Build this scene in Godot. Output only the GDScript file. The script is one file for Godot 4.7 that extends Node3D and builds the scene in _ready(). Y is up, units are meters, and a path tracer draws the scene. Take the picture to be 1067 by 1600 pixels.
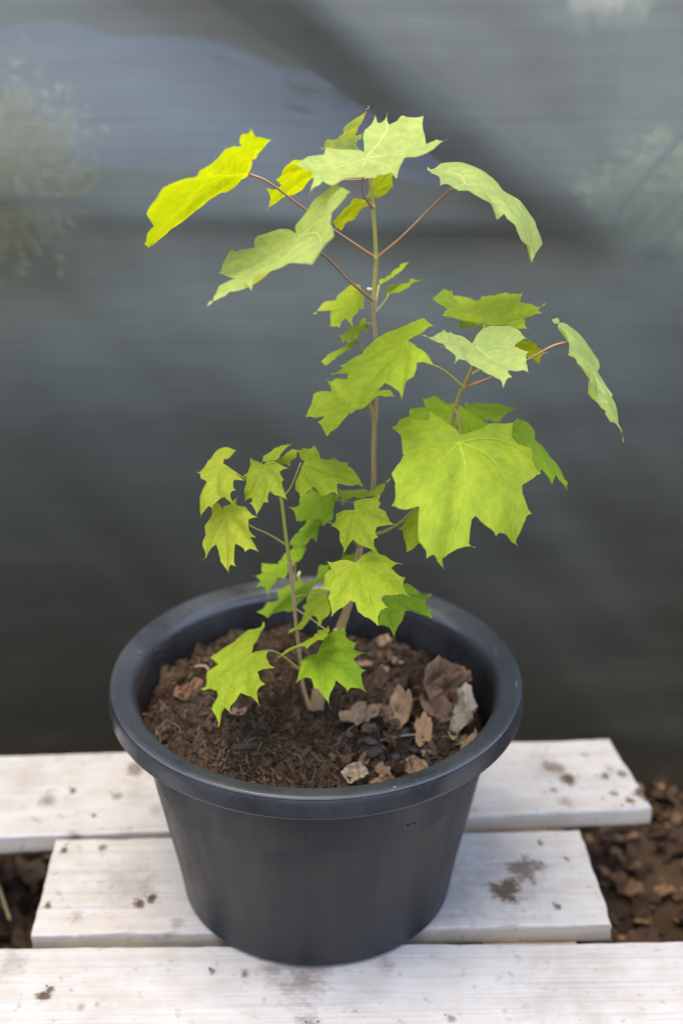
extends Node3D
# A young maple in a dark plastic pot on whitewashed pallet boards, shade cloth behind.

var rng := RandomNumberGenerator.new()
var names := {}

# Stems of the sapling: x, y, z, radius
const STEMS := {
	"main_stem":[0.0007,0.1480,-0.0090,0.0056,0.0008,0.1646,-0.0060,0.0053,0.0053,0.1926,-0.0040,0.0044,0.0138,0.2228,-0.0020,0.0038,0.0230,0.2522,0.0000,0.0034,0.0286,0.2798,0.0000,0.0030,0.0327,0.3041,0.0000,0.0026,0.0377,0.3295,0.0000,0.0023,0.0421,0.3539,0.0000,0.0020,0.0422,0.3818,0.0000,0.0019,0.0423,0.4046,0.0000,0.0019,0.0422,0.4105,0.0000,0.0025,0.0433,0.4349,-0.0020,0.0018,0.0429,0.4633,-0.0020,0.0017,0.0408,0.4822,-0.0010,0.0016,0.0402,0.4925,0.0000,0.0018,0.0401,0.4971,0.0000,0.0025,0.0405,0.5016,0.0000,0.0017,0.0415,0.5221,0.0000,0.0016,0.0414,0.5261,0.0000,0.0023,0.0414,0.5300,0.0000,0.0015,0.0408,0.5405,0.0000,0.0014,0.0393,0.5578,0.0000,0.0014,0.0392,0.5607,0.0000,0.0018,0.0387,0.5637,0.0000,0.0013,0.0368,0.5785,0.0020,0.0011,0.0349,0.5872,0.0040,0.0009],
	"side_shoot":[-0.0054,0.1665,0.0040,0.0019,-0.0103,0.1900,0.0100,0.0015,-0.0121,0.2135,0.0150,0.0014,-0.0147,0.2475,0.0200,0.0014,-0.0176,0.2885,0.0250,0.0016,-0.0192,0.3060,0.0270,0.0020,-0.0196,0.3102,0.0270,0.0014,-0.0217,0.3304,0.0300,0.0013,-0.0240,0.3557,0.0300,0.0013,-0.0253,0.3647,0.0300,0.0016],
	"side_branch":[0.0354,0.3190,0.0000,0.0016,0.0492,0.3188,0.0000,0.0014,0.0689,0.3363,0.0050,0.0013,0.0859,0.3715,0.0120,0.0013,0.0930,0.4044,0.0200,0.0013,0.0970,0.4244,0.0220,0.0019,0.0996,0.4387,0.0250,0.0013,0.1024,0.4428,0.0260,0.0018,0.1068,0.4592,0.0280,0.0011,0.1115,0.4764,0.0250,0.0009,0.1155,0.4831,0.0150,0.0008],
	"pruned_stub":[0.0422,0.4095,0.0000,0.0021,0.0398,0.4157,0.0020,0.0021,0.0373,0.4218,0.0040,0.0023],
}
# Leaves: t tint, n half-size, f frame (joint with the stalk, two axes, normal), h bend, u vein lay-out, o outline in mm, s way of the stalk
const LEAVES := [
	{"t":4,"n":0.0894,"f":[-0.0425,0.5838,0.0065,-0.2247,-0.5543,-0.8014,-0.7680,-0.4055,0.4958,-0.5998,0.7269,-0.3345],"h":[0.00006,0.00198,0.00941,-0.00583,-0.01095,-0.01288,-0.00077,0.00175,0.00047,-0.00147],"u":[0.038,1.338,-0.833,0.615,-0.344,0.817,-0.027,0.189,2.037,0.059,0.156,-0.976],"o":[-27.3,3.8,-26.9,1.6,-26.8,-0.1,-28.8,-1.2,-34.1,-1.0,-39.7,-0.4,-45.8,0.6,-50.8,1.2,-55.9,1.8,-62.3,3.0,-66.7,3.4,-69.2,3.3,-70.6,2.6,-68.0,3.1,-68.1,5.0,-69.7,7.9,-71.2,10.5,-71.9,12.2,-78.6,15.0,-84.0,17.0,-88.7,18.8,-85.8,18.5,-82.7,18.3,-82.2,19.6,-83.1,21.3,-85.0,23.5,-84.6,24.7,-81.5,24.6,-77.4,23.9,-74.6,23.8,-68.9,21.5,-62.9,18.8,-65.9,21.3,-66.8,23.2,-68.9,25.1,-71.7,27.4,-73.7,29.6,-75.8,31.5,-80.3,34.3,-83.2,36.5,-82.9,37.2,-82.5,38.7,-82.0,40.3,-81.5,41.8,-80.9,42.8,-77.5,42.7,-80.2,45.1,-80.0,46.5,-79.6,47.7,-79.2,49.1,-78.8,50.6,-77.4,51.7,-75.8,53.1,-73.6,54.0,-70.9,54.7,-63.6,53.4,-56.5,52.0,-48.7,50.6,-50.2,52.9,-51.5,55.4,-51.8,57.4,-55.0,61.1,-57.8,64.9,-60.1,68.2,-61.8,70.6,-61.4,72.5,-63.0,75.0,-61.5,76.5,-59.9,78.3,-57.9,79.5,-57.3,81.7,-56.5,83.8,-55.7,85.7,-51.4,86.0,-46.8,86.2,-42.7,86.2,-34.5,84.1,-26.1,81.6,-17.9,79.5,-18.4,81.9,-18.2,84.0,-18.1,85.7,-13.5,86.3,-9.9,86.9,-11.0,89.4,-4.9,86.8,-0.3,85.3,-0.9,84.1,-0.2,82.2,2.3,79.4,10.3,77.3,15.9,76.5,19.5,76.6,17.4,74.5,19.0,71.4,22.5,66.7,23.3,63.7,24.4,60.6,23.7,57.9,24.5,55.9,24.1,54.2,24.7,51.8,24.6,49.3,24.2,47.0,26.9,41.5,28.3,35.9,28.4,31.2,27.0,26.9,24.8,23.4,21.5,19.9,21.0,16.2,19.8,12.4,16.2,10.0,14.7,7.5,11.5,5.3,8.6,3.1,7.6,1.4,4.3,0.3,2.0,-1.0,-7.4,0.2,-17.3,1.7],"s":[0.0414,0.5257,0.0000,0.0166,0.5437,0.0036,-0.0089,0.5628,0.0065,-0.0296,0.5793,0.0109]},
	{"t":0,"n":0.0816,"f":[-0.0112,0.5567,0.0658,-0.5328,-0.3479,-0.7714,-0.6168,-0.4645,0.6355,-0.5794,0.8144,0.0329],"h":[0.00001,-0.00260,-0.00665,0.00854,0.01835,0.01777,0.00080,-0.00199,0.00147,0.00039],"u":[-0.001,-0.876,-0.593,0.142,-0.486,0.605,0.007,-0.237,1.383,0.147,0.625,-0.342],"o":[3.7,-3.1,8.5,-4.9,14.2,-6.7,18.5,-7.7,25.9,-9.1,32.0,-9.2,38.1,-9.0,43.9,-9.3,49.4,-9.5,53.9,-8.4,53.2,-5.5,51.7,-2.3,49.9,1.3,52.1,2.0,53.3,3.5,54.7,4.7,60.5,4.3,65.7,4.1,70.7,4.3,67.0,8.5,63.1,13.1,58.3,17.8,50.5,26.2,46.5,31.9,44.5,36.7,40.9,36.9,35.3,38.8,27.3,42.1,21.8,43.8,15.5,45.5,10.6,46.7,12.9,49.1,13.3,52.9,13.9,56.2,4.0,67.9,-1.8,76.5,-1.7,81.6,1.1,77.5,1.6,74.4,-0.9,72.6,-1.1,69.1,-1.6,65.6,-1.2,61.6,-4.0,59.9,-6.0,57.8,-7.4,55.3,-11.8,57.1,-15.7,58.2,-19.7,59.5,-26.8,62.8,-33.3,66.3,-38.5,69.6,-30.8,62.4,-25.7,56.8,-23.9,51.3,-27.5,50.1,-29.7,47.7,-32.7,46.2,-35.4,44.6,-37.8,42.6,-39.4,40.2,-44.2,39.4,-49.1,38.6,-53.1,37.3,-65.6,39.9,-73.6,41.7,-75.5,40.5,-75.3,38.9,-75.5,36.8,-74.6,33.0,-74.7,30.4,-75.0,28.0,-74.4,25.1,-66.5,19.0,-58.3,12.9,-50.1,6.8,-47.7,3.6,-45.0,-0.1,-41.7,-3.9,-42.1,-6.7,-42.8,-9.7,-42.7,-12.8,-41.0,-17.5,-42.1,-19.8,-47.2,-20.0,-42.4,-21.5,-36.5,-24.0,-29.0,-27.4,-23.2,-30.4,-19.7,-32.4,-15.4,-35.1,-17.0,-33.0,-18.2,-30.7,-16.6,-29.9,-9.0,-30.2,-3.6,-29.6,2.3,-28.7,4.6,-26.2,5.9,-23.3,6.2,-19.6,7.8,-16.7,8.0,-13.2,7.8,-9.2,6.8,-7.5,5.1,-5.1],"s":[0.0401,0.4963,0.0000,0.0226,0.5162,0.0199,0.0073,0.5371,0.0393]},
	{"t":0,"n":0.0525,"f":[0.0318,0.6000,0.0383,-0.9383,-0.2191,0.2675,0.3113,-0.1981,0.9294,-0.1506,0.9554,0.2541],"h":[-0.00008,0.00077,0.00043,0.00416,-0.00115,0.00825,-0.00000,-0.00155,0.00009,-0.00347],"u":[0.001,-0.804,-0.168,0.014,0.097,0.188,0.007,-0.169,0.620,0.193,-0.193,0.594],"o":[-1.8,-6.6,0.3,-8.5,2.8,-9.9,4.8,-11.4,6.6,-12.8,8.2,-13.8,10.2,-14.3,11.8,-16.1,13.5,-16.8,15.2,-18.3,16.5,-19.4,17.4,-20.4,18.1,-22.0,19.3,-18.7,20.8,-16.0,23.0,-12.7,26.0,-14.1,29.0,-15.1,32.2,-15.5,38.0,-12.6,42.2,-12.0,46.0,-13.0,43.5,-12.6,41.6,-10.3,39.6,-6.9,39.1,-3.3,38.1,0.7,37.1,4.0,38.1,8.5,39.3,13.9,40.2,18.7,44.6,29.0,48.7,36.6,52.5,42.1,48.6,36.0,45.0,32.1,40.6,29.3,38.6,27.0,36.5,24.4,35.0,26.2,33.6,27.8,32.0,29.2,28.1,31.2,23.9,32.1,19.6,32.7,17.3,32.3,15.3,32.5,13.1,32.1,11.2,33.7,9.2,34.7,6.9,35.7,4.7,33.2,2.7,31.2,0.5,32.1,-1.9,32.3,-4.5,32.2,-4.5,38.2,-3.6,44.2,-2.4,50.2,-4.0,44.5,-6.5,39.6,-9.1,35.1,-11.8,31.6,-14.4,28.4,-17.1,24.4,-19.2,26.1,-21.2,28.6,-23.4,29.6,-26.8,28.7,-30.4,27.4,-34.1,25.6,-36.2,24.8,-38.4,23.2,-40.9,21.6,-45.2,17.7,-48.7,15.8,-51.2,16.7,-48.4,17.2,-45.9,15.6,-43.6,12.1,-41.9,12.1,-40.6,11.4,-38.8,11.0,-37.9,10.6,-37.0,10.8,-38.1,7.6,-39.1,4.4,-40.1,1.6,-42.5,-7.2,-44.9,-13.3,-47.8,-17.9,-45.3,-18.6,-42.5,-20.4,-40.2,-23.9,-39.5,-25.8,-38.8,-27.5,-37.9,-29.4,-36.4,-29.1,-34.9,-28.6,-33.0,-27.7,-31.4,-28.6,-29.5,-29.3,-27.9,-29.8,-28.4,-33.0,-29.2,-35.5,-30.6,-37.5,-28.9,-35.6,-26.6,-34.3,-23.8,-33.1,-22.8,-33.5,-21.8,-33.2,-22.3,-36.8,-22.9,-39.8,-23.9,-42.3,-22.6,-39.2,-20.5,-36.6,-17.3,-33.5,-15.6,-32.8,-13.6,-31.3,-11.8,-30.1,-10.7,-28.3,-9.5,-26.3,-8.1,-24.2,-6.8,-21.1,-6.0,-18.2,-4.9,-14.6,-3.8,-11.9,-2.8,-9.2],"s":[0.0392,0.5595,0.0000,0.0311,0.5750,0.0167]},
	{"t":0,"n":0.0441,"f":[0.0259,0.5837,-0.0469,-0.4921,0.0103,0.8705,0.3749,0.9050,0.2012,-0.7857,0.4254,-0.4492],"h":[0.00061,-0.00349,0.04012,-0.00191,0.01321,-0.07786,-0.00006,0.00065,-0.00970,0.03526],"u":[0.272,-0.066,2.248,-0.970,-1.401,-2.972,-0.018,-1.059,1.373,0.499,0.804,-0.173],"o":[44.1,11.8,40.0,12.4,38.9,14.3,38.9,16.8,36.8,16.9,34.3,16.6,28.2,15.7,21.7,14.5,15.4,13.2,15.6,15.2,14.9,17.2,15.6,19.8,14.6,21.3,13.8,23.0,12.0,24.0,9.2,26.1,6.5,27.9,2.7,29.4,-2.0,32.0,-0.4,36.1,4.8,41.7,2.2,37.5,-2.6,32.4,-11.1,25.3,-12.6,23.0,-11.8,21.7,-12.3,20.0,-11.4,17.5,-10.3,14.7,-8.4,12.4,-16.3,10.8,-21.2,10.2,-26.1,10.6,-24.2,9.9,-23.5,8.6,-23.5,6.7,-19.5,6.6,-15.1,6.7,-11.7,6.7,-16.2,3.2,-19.7,1.0,-23.9,-0.5,-19.2,-0.3,-14.1,-0.4,-7.5,-1.0,-1.5,0.2,4.8,1.3,11.2,3.0,16.2,3.9,21.3,5.2,26.1,6.5,32.1,9.0,37.8,10.4],"s":[0.0360,0.5821,0.0028,0.0301,0.5788,-0.0272]},
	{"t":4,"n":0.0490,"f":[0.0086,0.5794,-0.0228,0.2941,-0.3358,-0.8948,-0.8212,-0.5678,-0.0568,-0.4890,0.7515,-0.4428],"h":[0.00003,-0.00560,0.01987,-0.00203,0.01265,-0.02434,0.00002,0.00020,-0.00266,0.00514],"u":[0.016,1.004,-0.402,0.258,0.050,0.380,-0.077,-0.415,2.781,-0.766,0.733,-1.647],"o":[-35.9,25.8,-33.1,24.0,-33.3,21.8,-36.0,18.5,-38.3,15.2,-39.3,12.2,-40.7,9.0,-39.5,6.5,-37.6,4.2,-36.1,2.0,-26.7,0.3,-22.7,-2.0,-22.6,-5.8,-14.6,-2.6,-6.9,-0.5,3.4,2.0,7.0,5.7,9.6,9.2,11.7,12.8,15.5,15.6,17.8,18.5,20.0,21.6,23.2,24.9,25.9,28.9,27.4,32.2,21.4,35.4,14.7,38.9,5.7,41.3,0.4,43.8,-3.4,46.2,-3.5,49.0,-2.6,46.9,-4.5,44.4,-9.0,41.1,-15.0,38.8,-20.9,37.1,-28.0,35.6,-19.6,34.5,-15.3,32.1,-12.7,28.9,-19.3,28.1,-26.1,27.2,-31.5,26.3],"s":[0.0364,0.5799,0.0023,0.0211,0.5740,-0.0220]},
	{"t":1,"n":0.0337,"f":[0.0383,0.5617,-0.0248,0.1033,-0.4388,-0.8926,-0.8139,-0.5532,0.1778,-0.5718,0.7081,-0.4143],"h":[0.00002,0.00056,-0.00266,-0.00016,0.00059,0.00336,-0.00155,0.00106,-0.00062,-0.00061],"u":[0.161,1.045,-0.527,0.097,-0.033,0.333,-0.116,0.191,1.482,-0.080,0.061,-0.224],"o":[-4.4,31.6,-3.9,29.8,-5.0,28.0,-9.7,26.6,-11.2,24.3,-13.8,21.8,-14.0,19.2,-16.2,16.5,-17.8,13.9,-17.8,11.0,-13.6,8.9,-10.0,6.8,-4.2,4.5,4.2,2.4,7.4,1.0,10.6,-1.0,11.8,0.4,15.9,1.4,23.0,2.1,22.5,3.6,20.4,5.3,18.8,6.9,19.7,8.8,20.2,10.8,20.3,12.9,28.9,13.5,33.6,13.9,33.7,14.0,33.5,15.2,32.9,16.8,27.5,19.2,27.8,22.4,31.3,24.6,32.9,26.8,31.5,27.2,25.6,28.1,18.9,29.8,9.6,30.1,2.9,30.5],"s":[0.0389,0.5627,0.0000,0.0384,0.5567,-0.0230]},
	{"t":1,"n":0.0269,"f":[0.0376,0.5625,-0.0191,-0.2306,0.4386,0.8686,0.7260,0.6719,-0.1465,-0.6479,0.5968,-0.4734],"h":[0.00000,-0.00100,0.00211,-0.00014,0.00219,-0.00144,0.00000,0.00009,0.00093,-0.00119],"u":[-0.018,-1.024,0.288,-0.133,0.078,-0.275,-0.072,0.165,2.210,-0.484,-0.120,-1.075],"o":[5.2,-2.3,5.0,0.3,8.2,2.9,14.1,5.3,16.5,6.6,17.6,8.8,18.8,10.4,18.8,12.4,18.5,14.4,19.1,16.1,8.7,19.5,3.4,22.8,1.2,26.3,-2.6,23.0,-9.2,20.3,-19.5,17.7,-23.0,15.2,-24.5,12.7,-26.9,10.2,-25.3,9.0,-24.1,7.6,-21.4,6.2,-18.1,4.9,-13.5,3.7,-10.0,2.4,-3.6,0.9,1.6,-0.6],"s":[0.0390,0.5622,0.0000,0.0382,0.5563,-0.0230]},
	{"t":0,"n":0.0852,"f":[0.0890,0.5772,0.0204,0.0160,-0.0384,0.9991,0.8262,-0.5622,-0.0348,0.5631,0.8261,0.0228],"h":[-0.00008,0.00456,0.04432,-0.00266,-0.03349,-0.08062,-0.00080,-0.00147,0.00566,0.01990],"u":[0.256,0.880,0.539,-0.326,0.328,-0.948,-0.077,0.386,1.025,0.554,0.136,0.255],"o":[-71.0,-5.2,-66.6,-3.6,-66.7,-1.7,-72.5,1.4,-73.7,5.8,-76.8,11.0,-78.5,16.1,-77.3,18.4,-76.3,20.5,-75.0,22.7,-71.5,26.2,-68.6,29.7,-65.0,33.2,-63.7,37.2,-63.4,41.4,-61.7,45.3,-59.5,48.3,-54.8,50.4,-52.7,53.1,-52.9,54.6,-52.3,55.9,-50.6,57.1,-52.0,61.1,-51.1,64.3,-52.1,68.0,-52.7,70.7,-54.2,73.8,-56.0,77.2,-51.0,76.6,-49.0,77.1,-43.2,76.0,-44.5,78.4,-44.8,80.4,-44.0,82.1,-42.3,82.8,-41.0,84.5,-39.3,85.2,-15.3,77.5,-0.8,73.9,10.1,72.1,2.5,72.8,0.1,70.8,2.1,66.4,12.1,60.0,19.4,54.8,25.0,50.0,23.6,47.7,22.2,45.8,18.0,44.5,16.7,41.0,13.4,38.0,7.6,36.2,13.8,33.8,20.0,31.6,26.7,28.8,34.7,26.9,38.9,26.2,43.7,25.4,34.9,26.8,27.5,26.9,22.5,25.9,22.2,24.4,20.5,23.1,19.3,21.9,21.8,18.0,23.7,14.3,22.1,11.5,20.8,9.4,18.2,7.2,13.9,5.5,10.5,4.3,6.2,3.1,0.9,2.4,1.4,0.9,0.4,-0.7,-0.4,-3.9,2.3,-6.7,8.0,-9.6,-2.2,-8.0,-11.4,-7.0,-23.0,-6.2,-28.0,-6.5,-34.2,-6.7,-40.4,-6.9,-52.6,-5.9,-61.9,-5.3],"s":[0.0414,0.5257,0.0000,0.0576,0.5398,0.0008,0.0756,0.5576,-0.0002]},
	{"t":1,"n":0.0506,"f":[0.1212,0.4791,-0.0005,0.9166,0.0757,0.3926,0.3791,0.1479,-0.9135,-0.1272,0.9861,0.1069],"h":[-0.00000,-0.00206,-0.00105,0.00536,0.00638,0.00203,0.00105,0.00100,0.00011,-0.00002],"u":[0.004,0.967,-0.493,0.094,0.513,0.481,0.000,0.132,0.912,-0.031,0.080,0.110],"o":[-35.7,1.3,-34.4,3.5,-34.2,7.8,-33.7,13.1,-32.5,17.1,-30.5,21.8,-29.2,26.3,-27.2,29.3,-25.3,31.8,-23.1,34.7,-21.5,35.9,-19.5,36.8,-17.3,37.0,-17.6,40.0,-17.9,42.8,-15.9,43.2,-13.7,43.2,-11.8,43.4,-10.1,42.9,-8.2,42.6,-6.7,44.2,-4.5,45.0,-2.7,46.1,-2.3,48.6,-1.7,50.6,-0.4,50.4,0.6,49.9,2.3,48.9,4.0,47.9,5.8,46.4,8.7,45.2,10.7,44.8,12.5,45.7,12.1,41.5,12.7,36.5,14.2,30.0,15.9,28.9,17.8,27.5,19.3,26.5,21.4,26.0,24.0,26.0,27.0,24.6,29.9,25.3,32.1,26.2,33.1,29.1,30.9,28.1,30.0,24.6,29.1,20.1,31.2,15.3,33.1,12.6,35.0,10.4,32.2,11.7,29.7,12.2,27.4,10.2,26.1,9.4,24.1,8.4,22.3,8.3,23.4,4.8,24.4,1.6,25.4,-2.1,27.9,-6.0,29.7,-8.5,31.8,-9.8,29.0,-6.8,26.3,-5.6,23.2,-5.3,21.2,-5.2,19.0,-4.5,16.8,-4.3,15.0,-2.8,13.3,-1.2,11.6,-0.0,8.8,-0.5,6.7,-1.2,3.7,-1.0,2.8,-2.8,1.5,-3.1,0.4,-4.0,-1.8,-1.6,-4.1,1.2,-6.8,0.8,-9.4,0.1,-12.2,0.3,-14.8,-1.7,-16.8,-4.4,-19.8,-5.3,-21.9,-5.8,-23.7,-5.4,-26.0,-5.4,-27.7,-4.4,-29.8,-2.3,-31.5,-0.8,-34.1,1.7],"s":[0.1079,0.4635,0.0273,0.1123,0.4725,0.0130]},
	{"t":1,"n":0.0442,"f":[0.1235,0.4654,-0.0408,0.0747,0.0500,-0.9960,-0.9358,0.3486,-0.0527,0.3446,0.9359,0.0728],"h":[0.00003,-0.00062,-0.01049,0.00202,0.00242,0.02152,0.00014,-0.00032,0.00039,-0.00418],"u":[0.009,-1.082,-0.368,0.467,-0.031,0.370,0.004,-0.372,0.901,0.167,0.445,0.162],"o":[-3.8,44.2,6.0,40.1,16.0,36.7,29.3,32.7,33.8,29.7,37.9,27.4,43.1,25.1,39.3,25.1,36.0,24.1,38.1,19.9,39.6,15.9,39.7,12.3,39.8,7.6,38.6,3.5,35.2,-0.1,29.5,-2.2,23.8,-4.2,17.1,-5.8,12.5,-8.3,7.2,-10.6,0.8,-12.5,-7.2,-13.4,-12.0,-14.4,-17.4,-15.7,-14.5,-13.8,-12.0,-11.5,-13.9,-8.8,-10.9,-7.1,-7.9,-5.5,-4.3,-3.7,-7.7,-0.5,-11.8,2.3,-18.5,4.6,-13.9,4.5,-9.4,4.8,-5.6,5.7,-8.6,7.4,-12.6,9.7,-15.4,11.6,-18.9,14.4,-21.9,16.9,-26.0,19.5,-22.9,20.6,-18.6,20.9,-13.7,23.7,-8.3,26.2,-3.9,28.9,-3.0,30.8,-4.4,33.6,-3.5,35.3,-0.5,37.9,-0.3,40.8],"s":[0.1075,0.4621,0.0275,0.1170,0.4563,-0.0271]},
	{"t":0,"n":0.0600,"f":[0.1041,0.4814,0.0522,-0.9260,0.2974,0.2327,0.1798,-0.1945,0.9643,0.3321,0.9347,0.1266],"h":[-0.00019,0.00300,-0.00341,0.02361,-0.00510,0.00926,-0.00982,-0.00599,-0.00167,-0.00169],"u":[-0.045,-1.343,1.277,-0.070,0.481,-1.263,0.002,0.072,1.036,0.213,0.115,0.018],"o":[1.3,-1.2,2.9,-3.0,5.3,-4.5,7.3,-5.6,9.2,-5.9,11.5,-5.5,13.8,-5.0,16.3,-4.8,17.8,-5.2,18.7,-7.1,18.5,-5.1,18.5,-3.0,19.5,0.5,21.8,3.0,23.8,5.4,25.1,4.7,26.5,4.1,26.6,2.6,28.1,6.0,30.1,8.7,38.5,16.8,44.9,21.6,49.9,23.3,46.3,20.9,43.4,20.0,41.2,21.6,39.3,21.6,37.1,21.6,35.3,21.5,34.3,22.7,33.2,23.7,32.4,25.2,33.2,28.5,34.1,32.0,37.4,35.3,39.7,37.1,41.4,37.8,38.4,35.2,35.8,33.7,33.6,34.0,32.7,36.0,31.8,38.0,30.4,39.1,31.4,43.9,32.7,48.4,35.4,53.7,31.9,48.4,28.6,44.2,24.8,40.5,21.2,39.0,17.9,37.8,14.5,36.4,12.6,37.0,11.1,38.5,9.2,39.3,7.4,41.8,5.5,44.2,3.3,45.9,2.5,48.1,1.3,49.1,-0.2,50.0,-0.9,52.5,-0.9,56.3,0.1,60.0,-1.3,56.2,-3.6,51.8,-5.9,48.2,-8.1,47.0,-9.9,46.1,-10.6,47.6,-9.9,45.0,-9.9,41.1,-10.7,35.8,-13.3,35.1,-15.9,33.9,-18.5,32.9,-22.8,31.9,-25.2,33.6,-26.3,37.8,-25.6,34.7,-25.8,30.6,-26.4,25.2,-27.4,22.1,-28.5,18.4,-29.2,15.4,-30.8,13.8,-32.0,13.7,-30.4,10.8,-29.0,6.8,-28.1,1.2,-28.8,-1.3,-29.5,-3.7,-31.7,-5.4,-33.7,-6.6,-35.4,-7.5,-36.8,-7.4,-37.9,-7.4,-38.7,-6.5,-37.1,-7.7,-35.4,-9.6,-33.3,-13.0,-32.2,-15.3,-30.7,-17.1,-29.4,-18.8,-27.5,-20.2,-25.7,-21.1,-23.6,-21.8,-21.7,-22.4,-19.3,-23.5,-17.0,-23.5,-14.5,-21.7,-11.8,-19.1,-9.1,-16.8,-7.1,-14.5,-5.2,-11.6,-3.2,-9.1,-1.8,-6.5,-0.3,-3.9],"s":[0.1017,0.4418,0.0258,0.1058,0.4565,0.0331,0.1064,0.4685,0.0416]},
	{"t":1,"n":0.0273,"f":[0.1434,0.4495,-0.0341,-0.4177,0.6286,0.6560,0.8566,0.0317,0.5150,0.3029,0.7771,-0.5517],"h":[-0.00001,-0.00122,-0.00015,-0.00124,0.00140,0.00027,0.00039,-0.00100,0.00068,0.00016],"u":[0.152,-1.000,-0.056,-0.113,0.166,-0.167,-0.080,-0.210,0.996,-0.208,-0.134,0.168],"o":[6.9,3.6,10.4,7.2,16.1,10.6,22.8,14.7,21.4,17.5,19.0,20.0,16.6,22.4,13.5,22.4,9.7,21.8,6.1,21.5,0.9,22.8,-0.9,24.6,-1.6,27.3,-3.4,24.9,-5.4,22.5,-10.1,19.2,-15.7,16.9,-20.8,15.3,-24.5,14.5,-21.4,13.9,-19.2,12.7,-18.3,10.2,-17.0,7.8,-15.5,5.5,-13.6,3.5,-11.2,3.0,-8.7,2.6,-5.8,2.4,-0.7,3.4,3.2,3.5],"s":[0.1046,0.4510,0.0270,0.1256,0.4450,-0.0164]},
	{"t":0,"n":0.0793,"f":[0.1719,0.4724,0.0208,-0.3313,0.3622,0.8712,0.4847,-0.7269,0.4866,0.8095,0.5834,0.0653],"h":[-0.00011,-0.00195,0.01081,0.00066,0.00432,-0.01293,-0.00122,0.00015,-0.00246,-0.00176],"u":[0.008,1.571,0.872,-0.660,-0.836,-0.901,-0.044,-0.632,0.825,0.438,0.763,0.274],"o":[-12.8,-21.9,-12.3,-18.3,-21.9,-16.7,-41.8,-16.0,-51.0,-14.7,-55.7,-12.4,-59.3,-10.0,-60.1,-5.4,-60.9,-1.2,-61.6,3.2,-61.7,10.5,-49.6,19.4,-35.6,27.9,-34.0,33.1,-26.2,39.2,-21.9,44.5,-16.9,47.2,-10.3,50.0,-2.7,52.7,-2.3,56.0,-0.0,59.9,1.8,63.8,18.0,70.4,15.1,75.2,-2.3,79.3,0.4,76.1,12.6,73.7,34.5,71.3,38.3,69.6,39.2,67.8,40.2,66.2,61.1,66.7,71.6,67.3,72.1,67.3,72.0,65.9,72.0,64.7,72.2,62.6,72.1,61.3,65.2,59.8,53.8,57.7,60.5,55.8,60.5,53.2,62.6,50.8,73.3,47.0,74.1,42.2,74.8,37.5,74.9,35.7,74.9,33.9,73.9,32.0,71.5,29.1,69.8,26.2,62.0,22.6,54.2,18.8,43.9,14.8,31.5,10.5,22.3,7.2,16.3,4.7,7.1,1.3,7.5,-1.5,5.5,-4.8,1.7,-8.1,4.3,-10.1,10.9,-10.5,21.3,-10.2,11.0,-10.8,4.4,-11.3,-13.0,-13.4,-19.6,-17.8,-21.0,-20.8],"s":[0.1020,0.4421,0.0258,0.1196,0.4497,0.0273,0.1444,0.4622,0.0266,0.1603,0.4718,0.0270]},
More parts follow.
